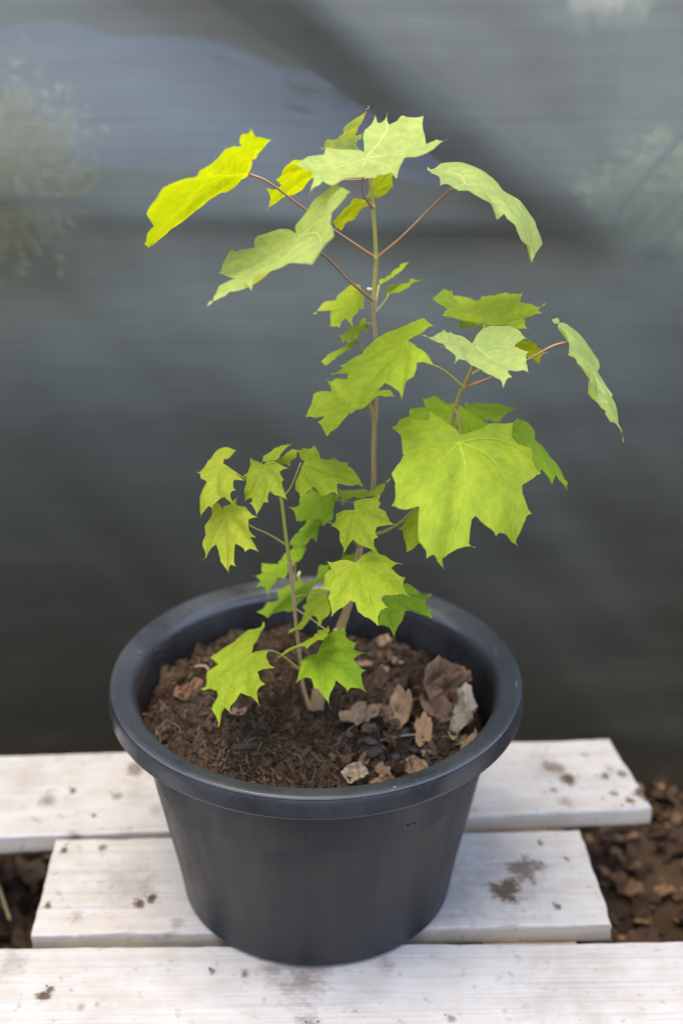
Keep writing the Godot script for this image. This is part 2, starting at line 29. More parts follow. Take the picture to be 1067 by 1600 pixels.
	{"t":1,"n":0.0962,"f":[0.0924,0.4302,0.0865,-0.9335,0.3474,0.0890,-0.1512,-0.6062,0.7808,0.3252,0.7154,0.6184],"h":[0.00008,-0.02921,0.00850,-0.04218,0.07503,-0.01146,0.00022,0.00075,-0.00107,-0.00049],"u":[0.001,-1.179,-0.148,-0.240,-0.436,0.142,-0.078,-0.566,1.676,-1.188,0.273,-0.502],"o":[0.8,0.0,-0.6,-0.7,-2.2,-1.5,-3.7,-2.3,-6.5,-3.8,-9.2,-5.3,-11.7,-6.7,-14.2,-8.9,-16.5,-10.8,-19.1,-12.4,-20.9,-12.8,-22.8,-13.0,-24.5,-13.2,-26.5,-13.6,-28.6,-14.5,-30.5,-15.0,-32.4,-16.1,-33.9,-17.8,-34.7,-19.4,-33.4,-17.7,-32.3,-15.8,-31.8,-13.3,-32.0,-11.9,-32.0,-10.0,-31.8,-8.6,-32.6,-7.6,-33.4,-6.4,-35.5,-5.5,-37.6,-4.8,-39.6,-3.7,-42.4,-3.6,-45.4,-3.4,-48.2,-3.3,-49.2,-1.9,-50.3,-0.4,-50.9,1.3,-52.1,2.8,-53.5,4.5,-54.6,6.0,-56.6,7.2,-58.4,7.9,-60.7,8.0,-58.3,9.8,-56.0,11.7,-54.1,14.5,-51.9,16.8,-49.3,19.2,-46.9,21.5,-47.2,23.1,-47.9,24.8,-48.1,26.4,-49.9,27.9,-51.8,29.8,-53.3,31.4,-55.0,33.3,-57.1,34.6,-59.9,35.0,-58.0,36.0,-56.6,37.2,-55.2,38.7,-55.0,40.3,-54.9,41.8,-54.5,43.6,-54.3,46.5,-54.1,49.3,-53.4,52.2,-53.8,54.1,-55.2,55.0,-56.9,55.8,-55.1,55.3,-53.7,54.8,-50.8,55.1,-47.6,55.4,-44.1,55.8,-41.0,55.9,-38.4,56.8,-36.2,57.4,-34.4,59.3,-33.9,61.1,-32.0,59.6,-29.7,58.6,-26.3,58.0,-23.1,57.3,-20.0,56.2,-17.6,54.9,-16.3,54.5,-15.2,54.5,-14.1,56.4,-12.9,57.9,-13.3,60.0,-13.4,62.3,-13.5,64.5,-14.1,67.2,-14.5,69.9,-14.6,72.6,-17.0,73.1,-18.9,73.2,-21.4,72.7,-19.0,72.7,-16.6,73.3,-13.6,74.8,-11.6,75.8,-9.8,76.9,-7.9,77.8,-6.3,79.0,-4.7,80.4,-3.2,81.6,-1.8,83.4,-0.0,85.5,1.8,87.3,1.5,89.0,1.1,90.7,1.1,93.3,-0.2,94.8,-1.6,96.2,-0.5,95.0,1.2,94.1,3.6,93.6,5.2,93.6,6.7,93.7,7.8,92.9,8.6,91.4,9.9,91.0,11.0,90.5,13.4,92.3,14.9,93.8,16.2,95.9,16.2,93.8,16.3,92.1,17.6,90.0,19.0,89.1,20.3,88.0,21.4,87.0,22.4,86.2,23.1,85.0,23.9,78.8,24.0,71.8,24.0,65.2,23.8,63.6,23.9,62.0,23.6,60.3,25.8,61.5,28.1,62.6,30.3,63.6,34.5,63.0,37.9,63.3,41.3,64.9,39.9,62.0,39.1,59.0,38.9,55.0,39.1,52.1,39.6,49.1,39.5,46.0,40.5,44.1,41.3,41.8,42.1,39.3,40.3,35.4,38.6,31.8,36.6,28.2,35.9,26.4,34.8,23.4,33.8,21.4,34.7,20.0,35.4,18.2,36.0,16.7,36.4,14.1,36.4,11.3,36.4,8.4,37.2,5.2,38.3,2.7,39.5,0.7,37.8,0.5,35.9,-0.5,34.0,-2.0,33.0,-2.8,31.7,-3.6,30.8,-3.9,30.5,-6.3,30.7,-8.4,31.1,-10.3,29.5,-9.2,27.7,-8.8,25.3,-8.8,23.4,-8.9,21.7,-9.0,19.8,-9.1,19.2,-14.7,19.5,-18.7,20.3,-23.0,19.5,-19.6,17.9,-16.6,15.6,-13.8,13.8,-12.4,11.9,-10.3,10.1,-8.6,8.3,-7.2,6.3,-5.5,4.4,-3.9,3.3,-2.4,1.9,-1.2],"s":[0.0970,0.4244,0.0220,0.0962,0.4283,0.0559]},
	{"t":1,"n":0.0436,"f":[0.0906,0.3490,0.0184,-0.3937,-0.1731,-0.9028,-0.6366,-0.6571,0.4036,-0.6631,0.7336,0.1485],"h":[-0.00025,0.00437,-0.01643,-0.00456,-0.00342,0.01823,0.00082,0.00216,-0.00198,-0.00319],"u":[-0.012,-0.961,0.094,-0.058,-0.065,-0.074,-0.057,-0.005,1.446,-0.469,0.151,-0.324],"o":[28.7,10.9,29.2,14.0,29.8,17.4,29.6,20.7,29.8,24.6,30.9,27.5,33.4,29.9,30.4,29.3,27.1,29.0,22.7,29.2,18.6,31.7,13.8,34.0,9.2,36.2,4.9,38.9,3.1,41.0,1.2,43.6,1.9,41.6,1.0,39.7,-0.4,37.6,-1.9,36.2,-4.0,34.9,-5.0,33.3,-7.7,31.1,-10.0,28.8,-12.3,26.3,-10.0,21.8,-7.5,17.7,-5.4,13.6,0.8,11.2,7.2,9.1,13.7,7.2,18.7,8.3,23.8,9.5],"s":[0.0759,0.3509,0.0079,0.0839,0.3443,0.0026]},
	{"t":2,"n":0.0586,"f":[0.1403,0.4112,0.0185,-0.3507,0.2558,0.9009,0.5782,-0.6976,0.4232,0.7367,0.6693,0.0968],"h":[0.00000,-0.00026,-0.00035,0.00067,0.00022,0.00048,0.00001,0.00000,0.00003,-0.00000],"u":[-0.008,1.037,0.213,-0.137,0.065,-0.204,-0.016,-0.148,1.471,-0.291,0.105,-0.417],"o":[24.7,0.9,13.6,-0.7,1.4,-2.3,-10.4,-3.6,-16.6,-3.2,-21.4,-2.5,-26.8,-1.6,-27.1,0.3,-26.8,2.3,-26.4,4.2,-26.2,9.3,-24.0,14.4,-21.7,19.3,-21.2,24.2,-20.9,29.0,-18.4,33.7,-18.6,36.8,-17.9,40.0,-16.0,43.3,-16.4,45.2,-14.0,47.5,-13.6,49.4,-13.0,51.1,-11.3,52.1,-10.0,53.7,-4.0,55.1,-1.0,56.9,0.4,58.6,2.7,57.3,8.0,56.2,6.7,53.9,2.2,51.2,-0.7,48.8,0.5,47.5,3.3,46.3,3.9,44.8,13.0,45.9,19.2,47.3,22.6,48.8,26.1,47.4,34.3,46.1,32.0,44.3,32.0,42.5,29.5,40.6,27.7,39.0,25.2,37.4,22.3,35.7,30.2,36.3,36.7,37.3,41.5,38.6,36.6,36.3,36.8,34.3,37.5,31.5,40.2,27.9,40.0,23.5,41.0,20.0,39.6,16.0,37.6,11.5,34.9,7.5,32.3,5.4,28.5,3.1],"s":[0.0943,0.4111,0.0207,0.1195,0.4055,0.0083]},
	{"t":2,"n":0.0472,"f":[0.1004,0.4130,-0.0011,-0.1935,0.0796,-0.9779,-0.9484,-0.2705,0.1656,-0.2513,0.9594,0.1279],"h":[0.00000,0.00155,-0.00334,-0.00102,-0.00627,0.00458,0.00017,0.00105,0.00092,-0.00082],"u":[0.003,-0.916,-0.205,-0.017,-0.147,0.202,-0.016,-0.160,1.781,-0.310,0.367,-0.727],"o":[4.5,47.2,7.1,44.0,10.6,41.3,16.6,38.0,17.7,35.5,17.8,32.9,18.0,30.2,21.9,29.1,25.5,27.7,26.6,26.4,28.0,24.8,28.5,23.3,26.3,21.1,24.9,18.6,22.3,16.6,25.4,16.2,28.8,15.7,31.6,15.9,29.2,13.1,29.2,9.9,30.9,6.0,28.8,5.2,26.5,4.5,24.1,4.0,21.5,2.7,17.0,1.5,13.9,0.6,10.9,-1.2,8.2,-3.0,4.8,-4.5,-0.0,-5.7,-5.3,-6.9,-10.7,-7.9,-14.3,-9.4,-18.4,-11.0,-21.9,-12.5,-26.2,-14.1,-28.9,-15.6,-30.5,-17.7,-30.6,-14.7,-31.5,-12.0,-34.1,-8.2,-34.5,-3.7,-34.2,1.0,-33.8,5.4,-31.9,8.5,-28.9,11.3,-26.1,13.9,-25.2,17.2,-24.6,20.5,-23.0,23.8,-19.9,27.7,-16.8,31.2,-13.1,34.7,-9.9,38.0,-5.8,41.1,-1.7,44.1,1.5,45.0,3.4,46.0],"s":[0.0947,0.4128,0.0208,0.0977,0.4071,-0.0026]},
	{"t":2,"n":0.0430,"f":[0.1043,0.4072,-0.0225,-0.0703,0.1204,0.9902,0.9975,0.0125,0.0693,-0.0040,0.9926,-0.1210],"h":[-0.00001,-0.00080,-0.01278,0.00021,0.00175,0.01240,0.00001,0.00021,0.00065,-0.00066],"u":[-0.001,0.829,0.901,-0.630,0.466,-0.884,-0.011,0.010,2.224,-1.111,-0.190,-1.154],"o":[-17.1,5.6,-17.8,8.4,-19.1,11.3,-25.5,15.0,-25.2,18.3,-25.5,21.5,-23.4,24.6,-23.0,30.1,-18.7,35.6,-13.3,40.3,-4.0,40.7,2.1,41.9,8.2,43.0,4.1,40.8,3.8,37.9,7.4,34.7,14.3,32.5,20.0,30.5,25.9,28.3,23.5,26.1,20.8,23.9,17.9,21.9,20.0,20.0,21.4,18.3,22.9,16.3,19.2,14.3,15.2,12.3,10.5,10.3,7.8,8.7,3.6,6.8,1.0,5.4,-4.8,5.7,-12.5,6.0],"s":[0.0924,0.4017,0.0193,0.0988,0.3992,-0.0143]},
	{"t":1,"n":0.0658,"f":[0.0582,0.4879,0.0618,-0.7740,-0.5779,-0.2587,-0.0987,-0.2935,0.9509,-0.6254,0.7615,0.1701],"h":[-0.00001,-0.00378,0.00179,0.01001,-0.00818,-0.00108,0.00746,-0.00438,-0.00312,-0.00063],"u":[0.015,-1.322,-0.154,0.647,-0.185,0.135,-0.006,0.251,1.001,-0.442,0.181,0.060],"o":[-0.8,0.4,-3.1,1.6,-5.3,1.8,-7.5,2.2,-9.5,3.5,-11.4,4.5,-13.1,5.0,-14.4,4.6,-15.9,4.5,-17.0,3.6,-20.2,3.9,-23.0,5.9,-26.5,9.2,-24.4,7.0,-22.4,3.9,-19.6,-0.8,-18.0,-4.2,-16.1,-7.5,-13.6,-9.0,-11.5,-9.4,-9.3,-9.9,-6.5,-11.2,-4.4,-11.4,-1.9,-12.3,0.7,-13.1,4.1,-14.7,6.7,-15.2,9.2,-16.7,11.8,-17.6,14.4,-18.7,16.7,-18.8,18.4,-18.1,20.4,-17.7,23.2,-16.6,25.7,-15.0,28.5,-13.3,30.6,-12.0,32.3,-9.9,34.0,-8.0,36.7,-7.4,39.3,-6.3,41.6,-5.1,44.3,-3.1,46.6,-2.5,49.0,-2.4,47.5,-0.9,46.3,1.7,49.7,3.0,52.6,3.2,55.5,2.0,54.6,3.0,53.8,5.6,52.3,6.1,50.5,6.9,48.8,7.8,46.4,9.2,44.0,10.4,41.4,11.5,41.6,14.0,41.6,16.0,41.9,18.1,42.1,20.9,42.8,23.8,43.1,26.5,43.0,31.9,43.8,35.1,45.6,37.9,43.9,36.6,41.0,36.4,38.1,37.1,35.6,37.8,33.1,38.4,30.8,39.3,28.8,40.7,27.1,41.8,24.7,41.5,22.9,39.8,20.8,38.9,18.3,38.8,15.3,38.8,13.0,38.0,10.6,41.5,8.5,44.5,6.0,47.9,3.8,51.5,1.6,54.9,0.1,59.9,-0.2,62.7,-0.4,65.8,-0.3,62.3,-1.0,59.6,-2.6,57.4,-4.4,57.0,-5.9,56.6,-7.5,55.8,-9.6,56.3,-11.6,56.9,-13.4,57.0,-13.9,55.5,-14.1,53.0,-14.2,51.3,-14.6,48.4,-14.5,45.0,-14.3,41.5,-16.4,43.5,-18.2,44.6,-20.2,46.0,-23.8,49.8,-26.8,53.0,-29.5,57.6,-26.6,52.5,-24.8,47.9,-22.7,41.9,-21.0,37.4,-19.3,33.3,-17.6,29.5,-15.7,26.2,-13.5,22.7,-11.4,19.6,-10.0,16.3,-8.4,12.8,-6.7,9.6,-4.8,6.7,-2.8,3.4],"s":[0.1017,0.4418,0.0258,0.0850,0.4590,0.0361,0.0621,0.4728,0.0480]},
	{"t":1,"n":0.0522,"f":[0.0306,0.4211,0.0020,-0.0806,-0.0315,-0.9962,-0.9240,-0.3724,0.0865,-0.3738,0.9275,0.0009],"h":[-0.00006,-0.00166,-0.00503,0.00402,0.00573,0.01682,0.00125,0.00276,0.00647,0.00752],"u":[-0.000,-0.931,0.005,0.160,0.209,-0.006,0.009,-0.053,1.032,0.225,0.638,0.562],"o":[52.2,15.3,48.8,14.4,44.3,14.3,37.7,14.8,36.2,15.4,34.4,15.9,33.4,19.6,31.9,23.4,28.7,27.3,16.4,30.9,7.1,34.1,-1.9,38.2,0.1,36.0,0.0,33.9,-2.3,32.0,-2.8,29.4,-3.8,26.9,-3.9,24.3,-7.7,25.1,-10.9,26.1,-13.3,27.8,-14.5,29.2,-15.0,30.9,-23.0,29.3,-33.9,28.2,-44.2,27.8,-38.0,26.5,-34.0,24.7,-30.6,22.0,-28.4,19.9,-25.3,17.9,-22.4,15.6,-18.2,13.1,-13.8,10.7,-9.1,8.4,-12.6,5.6,-16.7,2.8,-20.2,0.0,-18.3,-1.9,-15.6,-3.9,-13.1,-5.8,-14.2,-8.7,-14.9,-11.4,-15.5,-14.5,-18.6,-16.7,-23.0,-18.8,-25.7,-21.0,-26.9,-22.9,-29.6,-24.4,-33.5,-25.8,-28.4,-25.0,-20.6,-24.4,-16.4,-22.4,-12.2,-20.2,-9.2,-18.0,-4.2,-16.0,-1.0,-13.7,2.5,-11.8,9.4,-10.3,16.1,-8.5,21.7,-6.8,31.0,-5.3,38.3,-3.7,45.4,-1.9,48.3,0.6,50.1,3.6,51.5,6.6,51.1,10.0,51.3,12.9],"s":[0.0426,0.4187,-0.0007,0.0360,0.4136,-0.0123]},
	{"t":1,"n":0.0377,"f":[0.0318,0.4881,-0.0627,-0.6155,-0.2421,-0.7501,-0.4803,-0.6394,0.6004,-0.6249,0.7298,0.2772],"h":[0.00001,-0.00683,-0.01212,0.00472,0.00737,0.01099,0.00201,0.00392,0.00400,0.00043],"u":[-0.047,-1.163,-0.761,0.440,0.143,0.912,-0.034,0.162,0.423,-0.484,0.398,0.749],"o":[30.3,28.0,28.6,25.6,28.1,22.0,27.6,17.8,27.7,16.1,27.4,14.1,27.0,12.7,24.6,11.7,21.9,10.8,18.9,10.4,19.8,7.9,20.1,5.7,19.9,3.5,17.6,1.5,14.8,-0.6,11.8,-2.3,8.8,-2.8,4.8,-2.2,1.5,-2.1,-1.7,-1.2,-5.0,0.0,-7.8,2.5,-10.3,4.4,-12.9,7.0,-15.1,12.6,-20.3,18.3,-26.9,23.3,-21.8,21.6,-18.1,21.0,-13.8,21.3,-13.7,26.2,-16.0,31.3,-20.8,36.7,-16.1,33.5,-11.1,30.5,-4.4,27.5,-4.7,31.2,-6.2,34.4,-8.5,37.7,-3.6,36.3,0.3,36.5,3.4,37.0,6.5,31.6,11.3,26.2,18.0,19.6,20.6,20.2,22.6,21.0,24.7,21.6,28.3,22.8,30.1,24.6],"s":[0.0401,0.4963,0.0000,0.0358,0.4928,-0.0301]},
	{"t":1,"n":0.0251,"f":[0.0386,0.4606,-0.0607,-0.4302,-0.2250,-0.8743,-0.7534,-0.4441,0.4850,-0.4973,0.8673,0.0216],"h":[0.00000,0.00449,0.00832,-0.00263,-0.00929,-0.00998,0.00032,0.00118,0.00113,-0.00033],"u":[-0.022,-0.963,0.550,-0.169,-0.158,-0.535,-0.038,0.520,1.818,-0.610,-0.618,-0.710],"o":[15.9,16.6,9.7,16.1,6.3,14.1,5.5,10.9,7.8,8.1,11.0,6.1,7.3,6.5,4.2,6.3,2.2,5.3,4.8,3.0,8.0,-0.3,10.9,-2.9,9.3,-4.5,9.2,-6.1,11.1,-8.8,8.7,-6.0,4.5,-2.9,-0.3,-0.7,-5.9,1.7,-9.5,4.7,-13.6,7.6,-17.5,9.5,-14.6,9.6,-12.1,10.3,-9.8,11.7,-12.7,14.2,-13.4,16.2,-15.5,18.5,-13.3,19.7,-10.0,20.4,-6.1,20.7,-3.6,22.1,-2.4,23.5,-2.2,25.1,2.5,22.6,8.7,19.3],"s":[0.0411,0.4790,-0.0012]},
	{"t":1,"n":0.0316,"f":[0.0325,0.4487,-0.0596,-0.1318,-0.2315,-0.9639,-0.7842,-0.5704,0.2442,-0.6063,0.7881,-0.1064],"h":[0.00000,-0.00022,0.00040,0.00019,0.00050,-0.00042,-0.00000,0.00001,0.00008,-0.00006],"u":[0.008,-1.095,-0.157,0.060,0.161,0.142,-0.063,0.149,2.371,-0.577,-0.195,-1.258],"o":[13.9,30.3,12.6,27.8,13.3,25.3,19.8,22.0,16.8,17.9,11.0,13.8,4.3,10.3,8.2,8.5,11.8,6.9,14.6,5.2,9.3,2.8,9.3,0.7,12.8,-2.1,2.9,-0.2,-8.4,1.3,-11.5,2.8,-14.3,4.6,-16.5,6.7,-15.5,9.1,-14.7,11.4,-11.4,13.7,-9.4,17.0,-4.9,20.3,-0.9,23.3,0.3,26.0,-2.1,29.0,-8.2,31.6,3.2,30.8],"s":[0.0431,0.4468,-0.0020,0.0373,0.4417,-0.0459]},
	{"t":1,"n":0.0291,"f":[0.0479,0.4879,-0.0665,0.2040,0.2365,0.9500,0.7800,0.5471,-0.3037,-0.5916,0.8029,-0.0728],"h":[-0.00000,-0.00080,-0.00413,0.00034,0.00148,0.00408,0.00000,0.00005,0.00012,0.00014],"u":[0.067,1.231,-1.351,0.758,-0.237,1.269,-0.071,0.278,2.609,-0.788,0.001,-1.488],"o":[0.8,-0.9,-3.3,1.8,-12.2,5.1,-9.6,7.5,-6.4,10.3,-1.2,12.0,-7.5,14.8,-11.7,16.9,-16.5,19.7,-12.0,20.3,-7.0,20.9,-8.7,23.1,-9.8,25.1,-3.6,26.1,1.6,27.0,1.9,29.1,-0.2,27.4,4.9,24.4,6.1,21.4,6.9,18.6,6.4,16.0,8.0,14.1,10.6,11.6,11.4,9.8,9.4,8.2,8.9,6.2,6.0,4.6,2.0,3.0,-1.4,1.6],"s":[0.0408,0.4822,-0.0010,0.0448,0.4788,-0.0509]},
	{"t":1,"n":0.0279,"f":[0.0545,0.4838,-0.0576,0.0983,0.1559,0.9829,0.9175,0.3683,-0.1502,-0.3854,0.9165,-0.1068],"h":[0.00000,-0.00034,0.00402,0.00014,-0.00010,-0.00547,-0.00001,-0.00002,-0.00005,0.00071],"u":[-0.000,0.894,0.343,0.154,0.466,-0.333,-0.007,-0.090,1.333,-0.368,0.177,-0.308],"o":[-14.5,-5.9,-12.6,-3.3,-15.2,-0.9,-21.0,2.3,-19.6,4.9,-15.4,7.4,-12.6,9.8,-9.5,12.1,-4.1,14.5,-1.1,16.8,-9.9,19.5,-20.2,21.4,-7.8,22.7,1.7,25.0,6.1,27.9,2.0,26.5,0.5,24.4,2.0,21.6,6.0,19.5,9.6,17.0,11.1,15.1,14.1,12.9,15.3,11.1,15.4,9.4,17.4,7.1,18.0,5.1,13.0,3.8,6.9,2.3,1.4,0.6,-7.3,-1.5,-12.6,-3.5],"s":[0.0405,0.4865,-0.0006,0.0496,0.4860,-0.0308]},
	{"t":3,"n":0.0424,"f":[-0.0641,0.3849,0.0246,-0.4902,-0.2332,-0.8398,-0.5236,-0.6915,0.4976,-0.6968,0.6837,0.2168],"h":[-0.00006,0.00179,0.01442,-0.00170,-0.00219,-0.01520,0.00059,-0.00137,0.00338,-0.00828],"u":[-0.014,-1.119,0.573,-0.478,0.075,-0.575,0.005,0.590,0.890,0.345,-0.574,0.169],"o":[3.6,-1.1,5.1,-2.8,7.6,-4.8,5.7,-5.9,3.7,-7.1,2.0,-8.5,5.3,-11.5,7.7,-14.0,8.3,-16.4,10.7,-15.2,14.3,-15.1,20.4,-15.2,22.8,-14.2,24.5,-12.8,26.0,-11.2,25.0,-8.8,24.1,-6.5,22.7,-3.5,21.2,-1.6,21.7,0.3,20.0,2.5,20.3,3.8,20.4,5.5,20.9,6.7,21.7,8.8,22.7,10.7,26.1,11.8,23.0,11.6,20.0,11.7,15.9,12.5,13.2,14.0,9.9,15.9,7.3,15.8,4.4,15.9,3.2,18.3,1.9,20.9,0.9,23.3,1.9,24.6,2.5,26.2,3.4,27.4,1.7,29.6,0.8,31.7,-0.6,33.4,0.2,35.0,1.4,36.7,-0.6,38.7,-0.8,40.5,0.7,42.4,-0.8,40.5,-2.5,38.6,-6.3,36.0,-8.7,34.7,-11.5,33.3,-13.6,31.8,-16.4,31.9,-17.9,32.5,-17.9,30.8,-18.9,29.5,-20.3,27.4,-21.3,25.6,-22.0,24.0,-25.2,23.2,-28.2,22.4,-30.2,23.2,-32.0,23.4,-34.0,23.9,-36.8,24.1,-38.6,24.8,-36.4,23.1,-35.5,20.8,-34.5,18.0,-36.1,16.5,-38.0,15.8,-35.2,15.2,-33.0,14.2,-30.5,12.4,-28.9,10.8,-27.4,9.1,-30.4,7.3,-33.6,6.2,-37.5,6.0,-33.4,6.3,-28.9,5.2,-23.2,3.9,-19.8,2.8,-16.2,2.1,-12.5,1.3,-7.5,0.3,-1.8,-0.4],"s":[-0.0250,0.3632,0.0300,-0.0423,0.3709,0.0300,-0.0519,0.3785,0.0303]},
	{"t":3,"n":0.0504,"f":[-0.0639,0.3603,0.0461,-0.6590,-0.5426,-0.5209,0.1086,-0.7539,0.6480,-0.7443,0.3704,0.5557],"h":[0.00001,-0.00279,-0.00697,-0.00289,0.00807,0.00984,0.00125,-0.00201,-0.00331,0.00005],"u":[-0.054,-1.130,0.551,-0.268,-0.055,-0.474,-0.069,0.176,1.604,-0.587,0.084,-0.455],"o":[0.5,0.5,-0.9,-0.8,-2.2,-1.7,-5.0,-1.4,-7.6,-1.1,-10.3,-0.8,-11.9,-2.0,-13.5,-2.8,-16.5,-2.8,-19.0,-3.4,-20.9,-4.1,-18.7,-2.9,-16.8,-1.4,-15.9,1.2,-18.4,2.5,-21.4,3.6,-23.9,4.5,-24.0,5.8,-24.0,7.1,-26.7,10.5,-29.9,12.8,-33.2,14.3,-30.7,13.8,-28.1,13.7,-24.9,14.1,-24.9,15.4,-24.2,16.8,-23.9,18.2,-24.8,22.3,-27.1,25.4,-29.8,28.2,-27.9,27.1,-26.0,26.7,-23.4,26.3,-24.2,28.2,-25.1,30.3,-25.7,32.3,-26.1,35.1,-27.2,37.5,-28.9,39.8,-27.2,37.4,-25.1,35.4,-21.8,33.5,-19.5,34.1,-18.1,35.2,-17.7,33.4,-16.8,32.1,-15.0,30.3,-13.2,29.0,-11.7,28.2,-10.2,26.8,-9.1,28.3,-8.3,30.0,-8.5,32.3,-8.5,34.6,-8.6,36.6,-8.3,39.3,-8.9,41.7,-10.4,44.1,-9.1,42.7,-7.0,41.7,-4.5,40.7,-3.6,41.7,-2.8,42.6,-1.5,43.6,-0.0,45.7,-0.1,47.8,-0.8,50.4,-0.2,47.5,1.2,44.9,4.2,41.4,5.7,39.5,6.9,37.3,8.4,35.2,8.6,32.8,9.1,30.1,9.4,27.5,10.2,25.5,10.9,23.6,11.4,21.8,14.2,22.2,16.9,22.5,19.6,23.8,21.8,24.6,24.5,25.7,28.7,26.1,31.2,27.1,32.9,28.6,30.3,26.7,28.9,23.9,28.7,20.1,29.3,18.4,29.5,16.9,29.7,15.3,28.3,13.9,26.1,12.9,23.7,11.7,23.4,9.3,23.2,6.6,22.2,4.6,19.9,2.8,17.6,0.8,14.7,-0.7,13.2,-2.0,11.9,-3.5,10.0,-4.5,7.1,-5.5,5.0,-6.6,3.8,-8.0,3.0,-6.0,0.8,-4.0,0.5,-2.6,0.4,-1.1],"s":[-0.0210,0.3236,0.0290,-0.0338,0.3361,0.0362,-0.0460,0.3468,0.0443]},
	{"t":3,"n":0.0367,"f":[-0.0364,0.3952,0.0490,-0.6953,-0.4503,-0.5602,-0.0829,-0.7239,0.6849,-0.7140,0.5226,0.4660],"h":[0.00005,-0.00342,-0.01130,-0.00656,0.00956,0.01658,0.00387,-0.00022,-0.00844,-0.00326],"u":[-0.001,-1.061,-0.017,-0.037,-0.098,0.019,-0.017,0.116,1.234,-0.417,-0.057,-0.172],"o":[1.4,-1.0,2.0,-1.9,3.3,-2.9,6.6,-4.1,9.1,-5.5,11.1,-7.2,11.2,-5.6,12.6,-4.1,13.9,-3.1,15.2,-2.2,16.5,-1.3,18.8,0.0,20.8,0.9,24.1,1.1,21.9,2.3,20.0,3.6,18.2,5.5,18.1,7.4,17.3,9.4,18.3,11.0,19.1,12.8,19.6,14.8,19.3,18.8,20.1,22.0,22.8,24.3,21.6,22.9,19.0,21.8,16.0,21.0,12.9,21.1,10.1,20.9,9.2,22.8,7.8,24.5,9.0,25.4,10.9,25.5,8.4,26.5,6.1,28.1,4.0,30.0,1.8,32.8,0.9,34.8,0.1,36.7,-0.4,35.0,-1.4,33.6,-3.3,32.3,-3.8,30.9,-4.4,29.4,-4.6,27.8,-7.2,28.5,-9.5,28.8,-11.6,29.9,-10.0,28.0,-9.2,26.2,-8.6,23.9,-9.2,22.1,-9.6,20.3,-10.4,20.6,-11.5,21.0,-12.9,22.5,-14.5,24.2,-18.5,25.2,-21.4,26.9,-24.2,28.9,-22.3,26.8,-21.2,24.3,-20.2,21.1,-19.8,19.3,-19.3,17.3,-18.8,15.4,-19.7,14.6,-20.7,14.2,-19.4,13.3,-18.7,12.0,-17.7,10.6,-17.0,9.1,-16.7,7.7,-19.2,6.5,-21.4,6.0,-23.5,5.7,-21.1,5.3,-18.9,4.2,-16.3,2.3,-14.7,1.2,-13.0,0.4,-11.5,-0.5,-9.3,-0.8,-6.6,-1.4,-5.0,-1.0,-3.2,-0.7,-1.3,-0.2,0.0,-0.6],"s":[-0.0250,0.3632,0.0300,-0.0312,0.3728,0.0431]},
	{"t":1,"n":0.0238,"f":[-0.0341,0.3845,0.0210,0.2294,0.2665,0.9361,0.7789,0.5264,-0.3408,-0.5836,0.8074,-0.0868],"h":[0.00000,-0.00056,0.00036,0.00032,0.00201,-0.00019,-0.00000,-0.00010,-0.00049,0.00002],"u":[0.005,1.008,-0.122,0.190,0.272,0.117,-0.031,0.011,2.155,-0.608,0.100,-1.079],"o":[-4.8,-4.3,-6.3,-2.1,-11.9,0.4,-19.4,2.9,-19.2,4.9,-19.7,7.3,-19.2,9.3,-19.7,11.0,-19.8,13.1,-18.0,14.5,-8.2,17.5,-0.9,20.1,-0.9,23.8,0.4,21.9,6.7,19.5,7.7,17.2,7.8,15.2,8.0,13.0,9.3,10.9,10.5,8.8,10.1,6.8,9.5,5.5,8.6,4.4,4.4,3.7,0.0,2.9,-4.1,2.3,-5.0,0.9,-7.9,-0.3,-7.7,-2.6],"s":[-0.0252,0.3640,0.0300,-0.0301,0.3691,0.0125]},
	{"t":1,"n":0.0218,"f":[-0.0284,0.3807,0.0089,0.1349,0.0675,0.9886,0.8895,0.4313,-0.1508,-0.4366,0.8997,-0.0019],"h":[-0.00004,-0.00151,-0.00968,-0.00054,0.00514,0.01348,-0.00005,0.00067,-0.00144,-0.00408],"u":[-0.018,1.138,0.202,-0.299,0.285,-0.192,-0.073,0.054,2.102,-0.878,-0.102,-0.879],"o":[-2.0,-0.4,-2.1,1.9,-4.2,4.7,-6.7,7.4,-8.3,9.5,-9.4,11.5,-10.3,13.6,-3.8,16.7,0.5,19.2,3.2,21.8,0.8,19.8,1.0,18.4,3.3,16.2,7.1,15.5,10.1,14.6,10.5,13.0,10.0,10.9,12.7,9.4,15.1,8.6,17.9,8.1,13.6,6.9,11.0,4.9,8.4,3.6,5.6,2.0,1.7,1.4,-0.6,0.8],"s":[-0.0252,0.3640,0.0300,-0.0269,0.3675,0.0070]},
